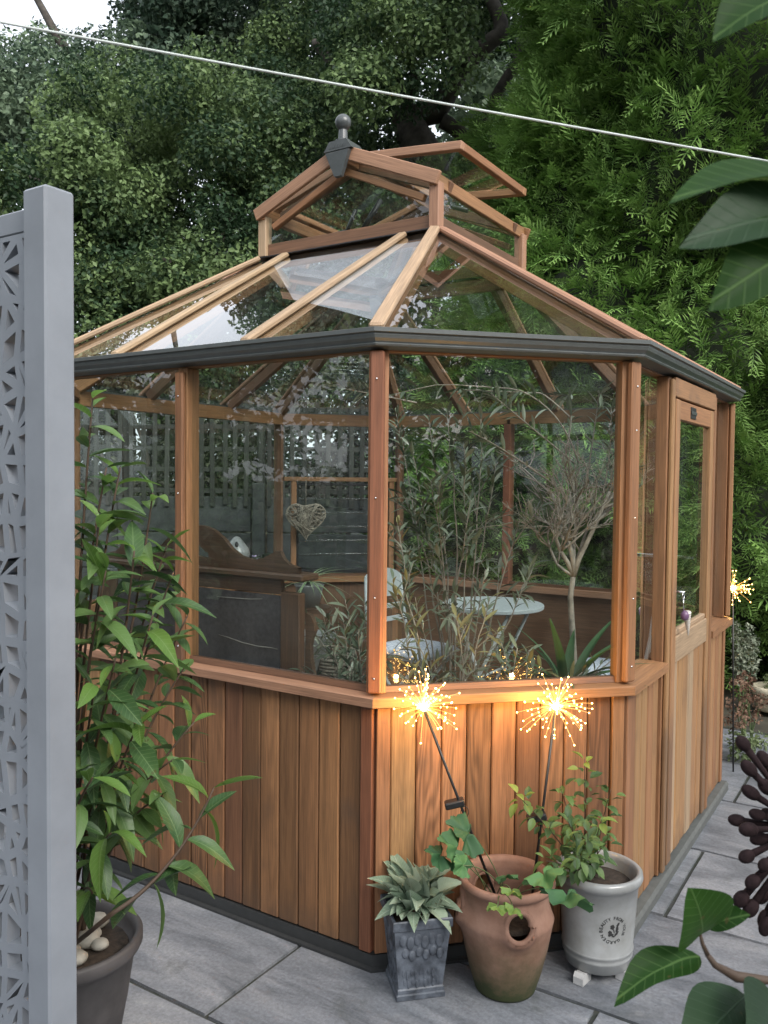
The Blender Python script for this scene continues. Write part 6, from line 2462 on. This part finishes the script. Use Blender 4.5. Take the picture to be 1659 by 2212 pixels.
part('top', mk(*lathe([(0.001, 0), (0.11, 0), (0.11, 0.02), (0.001, 0.02)], 28)), M_mahog, t, Matrix.Translation((sp1.x, sp1.y, sp1.z - 0.13)))
part('column', tube([(sp1.x, sp1.y, -0.05), (sp1.x, sp1.y, sp1.z - 0.13)], 0.02, 10), M_mahog, t)
M_spider = plain('spider_leaf', (0.08, 0.16, 0.06), rough=0.5)
M_stripe = plain('spider_leaf_edge', (0.32, 0.38, 0.24), rough=0.5)
t = thing('spider_plant', 'spider plant with arching green and cream striped leaves beside the dresser top', 'plant', (sp1.x, sp1.y, sp1.z - 0.11))
part('pot', mk(*lathe([(0.05, -0.11), (0.07, -0.01), (0.075, 0.0), (0.06, 0.0), (0.01, -0.01)], 24), smooth=True), M_wpot, t, Matrix.Translation(sp1))
SPM = [mk(*leaf_vf(0.26, 0.016, 1.15, 0.3, 10, shape=0.5), smooth=True), mk(*leaf_vf(0.22, 0.016, 1.5, 0.3, 10, shape=0.5), smooth=True)]
for me in SPM:
    me.materials.append(M_spider)
    me.materials.append(M_stripe)
    for i_, p_ in enumerate(me.polygons):
        p_.material_index = 1 if i_ % 4 in (0, 3) else 0
for k in range(26):
    a = k * 2.4
    el = rng.uniform(0.3, 1.25)
    part('leaf', SPM[k % 2], M_spider, t, dirmat(sp1, (math.cos(a) * math.cos(el), math.sin(a) * math.cos(el), math.sin(el)), (0, 0, 1), 0, rng.uniform(0.5, 0.8)))
# wicker basket with a tall hoop handle, on a crate
hp0 = at(728, 1420, 3.9)
wh = thing('wicker_basket', 'wicker basket with tall round handle behind the young olive, left of the red post', 'basket', (hp0.x, hp0.y, hp0.z - 0.17))
part('handle', tube([hp0 + FD * 0.085 * math.cos(a / 24 * math.pi) + Vector((0, 0, 0.095 * math.sin(a / 24 * math.pi))) for a in range(25)], 0.007, 8), bpy.data.materials['willow'], wh)
for k in range(11):
    rr_ = 0.070 + 0.018 * k / 10
    part('woven_band', tube([Vector((hp0.x + rr_ * math.cos(a / 12 * math.pi), hp0.y + rr_ * math.sin(a / 12 * math.pi), hp0.z - 0.160 + 0.016 * k)) for a in range(25)], 0.0085, 6), bpy.data.materials['willow'], wh)
part('bottom', mk(*lathe([(0.001, 0), (0.07, 0), (0.07, 0.01), (0.001, 0.01)], 24)), bpy.data.materials['willow'], wh, Matrix.Translation((hp0.x, hp0.y, hp0.z - 0.17)))
cb = thing('wooden_crate', 'plain wooden crate under the wicker basket, hidden by the boards', 'crate', (hp0.x, hp0.y, -0.05))
hcr = hp0.z - 0.171 + 0.05
nsl = 6
for k in range(nsl):
    z_ = -0.05 + (k + 0.5) * hcr / nsl
    for s in (-1, 1):
        beam('slat', (hp0.x - 0.13, hp0.y + s * 0.12, z_), (hp0.x + 0.13, hp0.y + s * 0.12, z_), 0.012, hcr / nsl - 0.012, (0, 0, 1), M_in, cb)
        beam('slat', (hp0.x + s * 0.124, hp0.y - 0.113, z_), (hp0.x + s * 0.124, hp0.y + 0.113, z_), 0.012, hcr / nsl - 0.012, (0, 0, 1), M_in, cb)
for sx in (-1, 1):
    for sy in (-1, 1):
        beam('corner_batten', (hp0.x + sx * 0.106, hp0.y + sy * 0.102, -0.05), (hp0.x + sx * 0.106, hp0.y + sy * 0.102, -0.05 + hcr - 0.013), 0.022, 0.022, (1, 0, 0), M_in, cb)
beam('lid', (hp0.x - 0.13, hp0.y, hp0.z - 0.177), (hp0.x + 0.13, hp0.y, hp0.z - 0.177), 0.25, 0.011, (0, 0, 1), M_in, cb)

# ------------------------------------------------------------------ shell charm hanging at the door
sc0 = fp(2, BE_DOOR[0] + 0.072, 0.05, 1.03)
t = thing('shell_charm', 'white spiral shell and purple bead hanging from a ring at the door edge', 'hanging charm', tuple(sc0))
pts = [sc0 + Vector((0, 0.014 * math.cos(a * 0.5236), 0.014 * math.sin(a * 0.5236))) for a in range(13)]
part('ring', tube(pts, 0.0018, 6), M_chrome, t)
part('chain', tube([sc0 + Vector((0, 0, -0.012)), sc0 + Vector((0.002, 0.004, -0.055))], 0.0022, 6), M_chrome, t)
M_shell = plain('shell_white', (0.62, 0.58, 0.52), rough=0.4, nscale=120, amt=0.15)
M_purple2 = plain('purple_bead', (0.16, 0.09, 0.17), rough=0.35)
c_ = sc0 + Vector((0.004, 0.012, -0.075))
part('bead', mk(*sphere_vf((0, 0, 0), 0.016, 14, 10, 1.2), smooth=True), M_purple2, t, Matrix.Translation(c_))
pr = []
for k in range(30):
    u = k / 29
    r_ = 0.0145 * (1 - u) ** 0.85 + 0.0012
    pr.append((r_ * (1 + 0.10 * math.sin(k * 2.1)), -0.10 * u))
d_ = Vector((0, 0.35, -1)).normalized()
part('spiral_shell', mk(*lathe(pr[::-1], 18), smooth=True), M_shell, t, frame(Vector((1, 0, 0)), -d_, c_ + Vector((0.004, 0.014, 0.012))))
part('door_bolt', tube([fp(2, BE_DOOR[0] + 0.072, 0.012, 1.045), fp(2, BE_DOOR[0] + 0.072, 0.055, 1.045)], 0.004, 8), M_chrome, DR)

# ------------------------------------------------------------------ rusty metal allium at the right edge
ac = at(1740, 1790, 1.22)
M_rust = plain('rusted_iron', (0.020, 0.012, 0.013), spec=0.15, rough=0.9, nscale=70, amt=0.4, bump=0.4)
t = thing('metal_allium', 'rusty metal allium stake ornament with ball tipped spokes at the right edge', 'garden ornament', (ac.x, ac.y, -0.05))
part('stem', tube([(ac.x, ac.y, -0.05), tuple(ac)], 0.006, 8), M_rust, t)
part('hub', mk(*sphere_vf(ac, 0.022, 14, 10), smooth=True), M_rust, t)
targets = [(1605, 1606), (1618, 1660), (1650, 1640), (1622, 1712), (1592, 1772), (1617, 1792), (1640, 1812), (1613, 1850), (1652, 1868), (1626, 1905), (1601, 1942), (1622, 1962), (1655, 1700), (1648, 1935), (1655, 2000), (1636, 1760), (1652, 1985), (1660, 1760)]
rng = random.Random(95)
dirs = [((at(a, b_, 1.22 + rng.uniform(-0.03, 0.03)) - ac)) for a, b_ in targets]
for k in range(46):
    z = 1 - 2 * (k + 0.5) / 46
    a = k * 2.39996
    v = Vector((math.sqrt(1 - z * z) * math.cos(a), math.sqrt(1 - z * z) * math.sin(a), z))
    if v.dot(R_) > -0.25:
        dirs.append(v * rng.uniform(0.105, 0.13))
for k, v in enumerate(dirs):
    tip = ac + v
    sp_ = part('spoke', tube([ac + v * 0.1, ac + v * 0.6, tip], [0.0045, 0.0040, 0.0060], 8), M_rust, t)
    part('ball', mk(*sphere_vf((0, 0, 0), rng.uniform(0.0080, 0.0105), 14, 10, rng.uniform(1.25, 1.6)), smooth=True), M_rust, sp_, frame(Vector((0.3, 0.2, 0.1)).cross(v), v, tip))

# ------------------------------------------------------------------ near foliage at the right edge
M_big = leafmat('magnolia_leaf', (0.018, 0.055, 0.010), (0.034, 0.095, 0.016), trans=0.35, rough=0.5, nscale=12, spec=0.15, vein=(0.0011, 75, (0.09, 0.17, 0.05)))
M_bigd = leafmat('magnolia_leaf_dark', (0.016, 0.040, 0.018), (0.022, 0.05, 0.022), trans=0.2, rough=0.5, nscale=12, spec=0.2, vein=(0.0011, 75, (0.05, 0.09, 0.05)))
fg = thing('magnolia_shrub', 'large leaved shrub close to the camera reaching in from the right edge', 'shrub', tuple(Vector((at(1850, 1106, 0.95).x, at(1850, 1106, 0.95).y, -0.05))))


def span_leaf(a, b_, W, nrm, mat, curl=0.2, fold=0.2, twist=0.0, seed=0, serr=0.0):
    a, b_ = Vector(a), Vector(b_)
    L = (b_ - a).length
    v, f = leaf_vf(L, W, curl, fold, 14, shape=0.9, twist=twist, serr=serr)
    # compensate the droop of the curl so the tip meets b_
    v = [Vector((p.x, p.y + 0.004 * math.sin(p.x * 60 + seed), p.z + curl * p.x)) for p in v]
    part('leaf', mk(v, f, True), mat, fg, frame(b_ - a, nrm, a))


up_ = Vector((0, 0, 1))
tocam = -F_
root = Vector((at(1850, 1106, 0.95).x, at(1850, 1106, 0.95).y, -0.05))
br = [root, at(1840, 2300, 0.95), at(1760, 2150, 0.95), at(1659, 2118, 0.95), at(1590, 2110, 0.95), at(1545, 2085, 0.95), at(1528, 2062, 0.95)]
part('branch', tube(br, [0.009, 0.007, 0.0055, 0.0045, 0.006, 0.0038, 0.003], 10), M_stem, fg)
part('branch', tube([at(1528, 2062, 0.95), at(1518, 2040, 0.95), at(1512, 2015, 0.95)], [0.003, 0.0024, 0.0018], 8), M_stem, fg)
part('branch', tube([root, at(1850, 1400, 0.75), at(1830, 700, 0.65), at(1800, 300, 0.62), at(1800, -100, 0.6)], [0.009, 0.007, 0.006, 0.005, 0.004], 10), M_stem, fg)
span_leaf(at(1512, 2066, 0.95), at(1322, 2168, 0.90), 0.040, U_ * 0.8 + tocam * 0.45, M_big, curl=0.55, fold=0.3)
span_leaf(at(1512, 2020, 0.95), at(1490, 1915, 0.88), 0.075, tocam * 0.9 + U_ * 0.3, M_big, curl=0.3, fold=0.12)
span_leaf(at(1525, 2000, 0.96), at(1620, 1975, 0.93), 0.030, U_ * 0.6 + tocam * 0.8, M_big, curl=0.3)
span_leaf(at(1610, 2150, 0.95), at(1440, 2320, 0.85), 0.068, U_ * 0.7 + tocam * 0.7, M_bigd, curl=0.5, fold=0.15)
span_leaf(at(1670, 2150, 0.95), at(1610, 2340, 0.80), 0.080, U_ * 0.55 + tocam * 0.8, M_bigd, curl=0.4, fold=0.15)
span_leaf(at(1800, 405, 0.62), at(1438, 438, 0.60), 0.056, U_ * 0.75 + tocam * 0.5, M_big, curl=0.3, fold=0.2)
span_leaf(at(1800, 470, 0.62), at(1462, 528, 0.58), 0.052, U_ * 0.35 + tocam * 0.8, M_bigd, curl=0.3, fold=0.2)
span_leaf(at(1790, 500, 0.62), at(1522, 662, 0.58), 0.056, U_ * 0.2 + tocam * 0.9, M_big, curl=0.3, fold=0.2)
span_leaf(at(1800, -40, 0.62), at(1535, 88, 0.60), 0.054, U_ * 0.5 + tocam * 0.8, M_big, curl=0.3, fold=0.2)

# ------------------------------------------------------------------ border plants beyond the far corner
M_sedum = leafmat('sedum_head', (0.13, 0.075, 0.05), (0.26, 0.17, 0.12), attr=1, trans=0.1, rough=0.9)
M_green2 = leafmat('border_leaf', (0.08, 0.12, 0.05), (0.17, 0.22, 0.10), attr=1, trans=0.2)
M_sage = leafmat('sage_leaf', (0.15, 0.19, 0.13), (0.28, 0.32, 0.24), attr=1, trans=0.2)
b0 = at(1612, 1640, 4.75)
t = thing('sedum_plant', 'brown faded flower heads on a bushy border plant beyond the far corner post', 'plant', (b0.x, b0.y, -0.06))
c = np.array([tuple(at(x, y, d)) for x, y, d in ((1595, 1480, 4.7), (1618, 1500, 4.6), (1590, 1520, 4.7), (1625, 1545, 4.6), (1600, 1555, 4.6), (1582, 1560, 4.7), (1640, 1515, 4.7), (1610, 1465, 4.8))])
part('flower_heads', clumps(c, np.array([0.065] * 8), 3600, 0.022, spread=0.9), M_sedum, t)
c = np.array([tuple(at(x, y, d)) for x, y, d in ((1590, 1600, 4.6), (1615, 1600, 4.55), (1600, 1630, 4.55), (1640, 1600, 4.6), (1625, 1640, 4.6), (1590, 1650, 4.6))])
part('foliage', clumps(c, np.array([0.07] * 6), 3000, 0.028), M_green2, t)
part('stems', mk(*join_vf([tube_vf([(b0.x + rng.uniform(-.05, .05), b0.y + rng.uniform(-.05, .05), -0.08), at(x, y, 4.68)], 0.004, 5) for x, y in ((1595, 1500), (1618, 1520), (1590, 1530), (1625, 1560), (1640, 1530), (1605, 1480))])), M_stemg, t)
b1 = at(1606, 1640, 5.0)
t = thing('sage_plant', 'upright silvery sage spikes behind the brown flower heads', 'plant', (b1.x, b1.y, -0.06))
c = []
for x, y0, y1 in ((1590, 1350, 1460), (1604, 1370, 1460), (1618, 1355, 1450), (1628, 1380, 1460), (1597, 1400, 1470)):
    for k in range(9):
        c.append(tuple(at(x + rng.uniform(-3, 3), y0 + (y1 - y0) * k / 8, 5.0)))
part('flower_spikes', clumps(np.array(c), np.array([0.026] * len(c)), 9000, 0.022, spread=0.8), M_sage, t)
part('stems', mk(*join_vf([tube_vf([(b1.x, b1.y, -0.08), at(x, 1400, 5.0)], 0.004, 5) for x in (1590, 1604, 1618, 1628)])), M_stemg, t)
w0 = at(1668, 1490, 5.6)
t = thing('cream_pot', 'cream coloured pot at the right edge beyond the border plants', 'plant pot', (w0.x, w0.y, -0.05))
part('pot_body', mk(*lathe([(0.09, 0.0), (0.095, 0.01), (0.12, w0.z + 0.02), (0.13, w0.z + 0.04), (0.13, w0.z + 0.075), (0.11, w0.z + 0.075), (0.02, w0.z + 0.05)], 36), smooth=True), plain('cream_glaze', (0.6, 0.54, 0.40), rough=0.35), t, Matrix.Translation((w0.x, w0.y, -0.05)))
c = np.array([[w0.x, w0.y, w0.z + 0.06], [w0.x + 0.06, w0.y, w0.z + 0.07]])
part('foliage', clumps(c, np.array([0.09, 0.09]), 3500, 0.022), M_green2, t)
# low creeping greenery at the wall foot
c = np.array([tuple(at(x, y, d)) for x, y, d in ((1590, 1688, 4.45), (1610, 1694, 4.4), (1600, 1672, 4.6), (1650, 1630, 4.9), (1650, 1610, 5.0))])
gc = part('creeping_plants', clumps(c, np.array([0.05] * 5), 3500, 0.02), M_green2, None, kind='stuff')
# added tall trees outside the view, darkening the glass reflections and frontal light
rr = np.random.RandomState(14)
for k, (x0_, y0_, hh_, lab) in enumerate(((0.5, -12.0, 5.0, 'added unseen tree directly behind the viewer'), (-8.5, -8.0, 8.0, 'added unseen tree behind the grey screen'), (-11.0, -3.5, 7.5, 'added unseen tree far to the left of the screen'),
                                          (9.5, -8.0, 6.5, 'added unseen tree behind the viewer on the right'), (12.0, -3.5, 7.0, 'added unseen tree far to the right of the door side'), (12.0, 2.5, 7.0, 'added unseen tree right of the conifers'))):
    c, q = [], []
    for j in range(200 if abs(x0_) > 5 else 110):
        zz = rr.uniform(0.0, 1.0) ** 0.8 * hh_
        c.append((x0_ + rr.uniform(-3.3, 3.3) * (1 - 0.35 * zz / hh_), y0_ + rr.uniform(-3.0, 3.0) * (1 - 0.35 * zz / hh_), zz))
        q.append(rr.uniform(0.5, 0.9))
    tr_ = thing('added_blocker_tree', lab, 'tree', (x0_, y0_, -0.08), 'added trees outside the view')
    part('crown', clumps(np.array(c), np.array(q), 45, 0.22), M_oakfar, tr_)
    part('trunk', tube([(x0_, y0_, -0.1), (x0_ + 0.1, y0_, 2.5), (x0_, y0_, hh_ - 0.5)], [0.2, 0.15, 0.05], 10), M_bark, tr_)
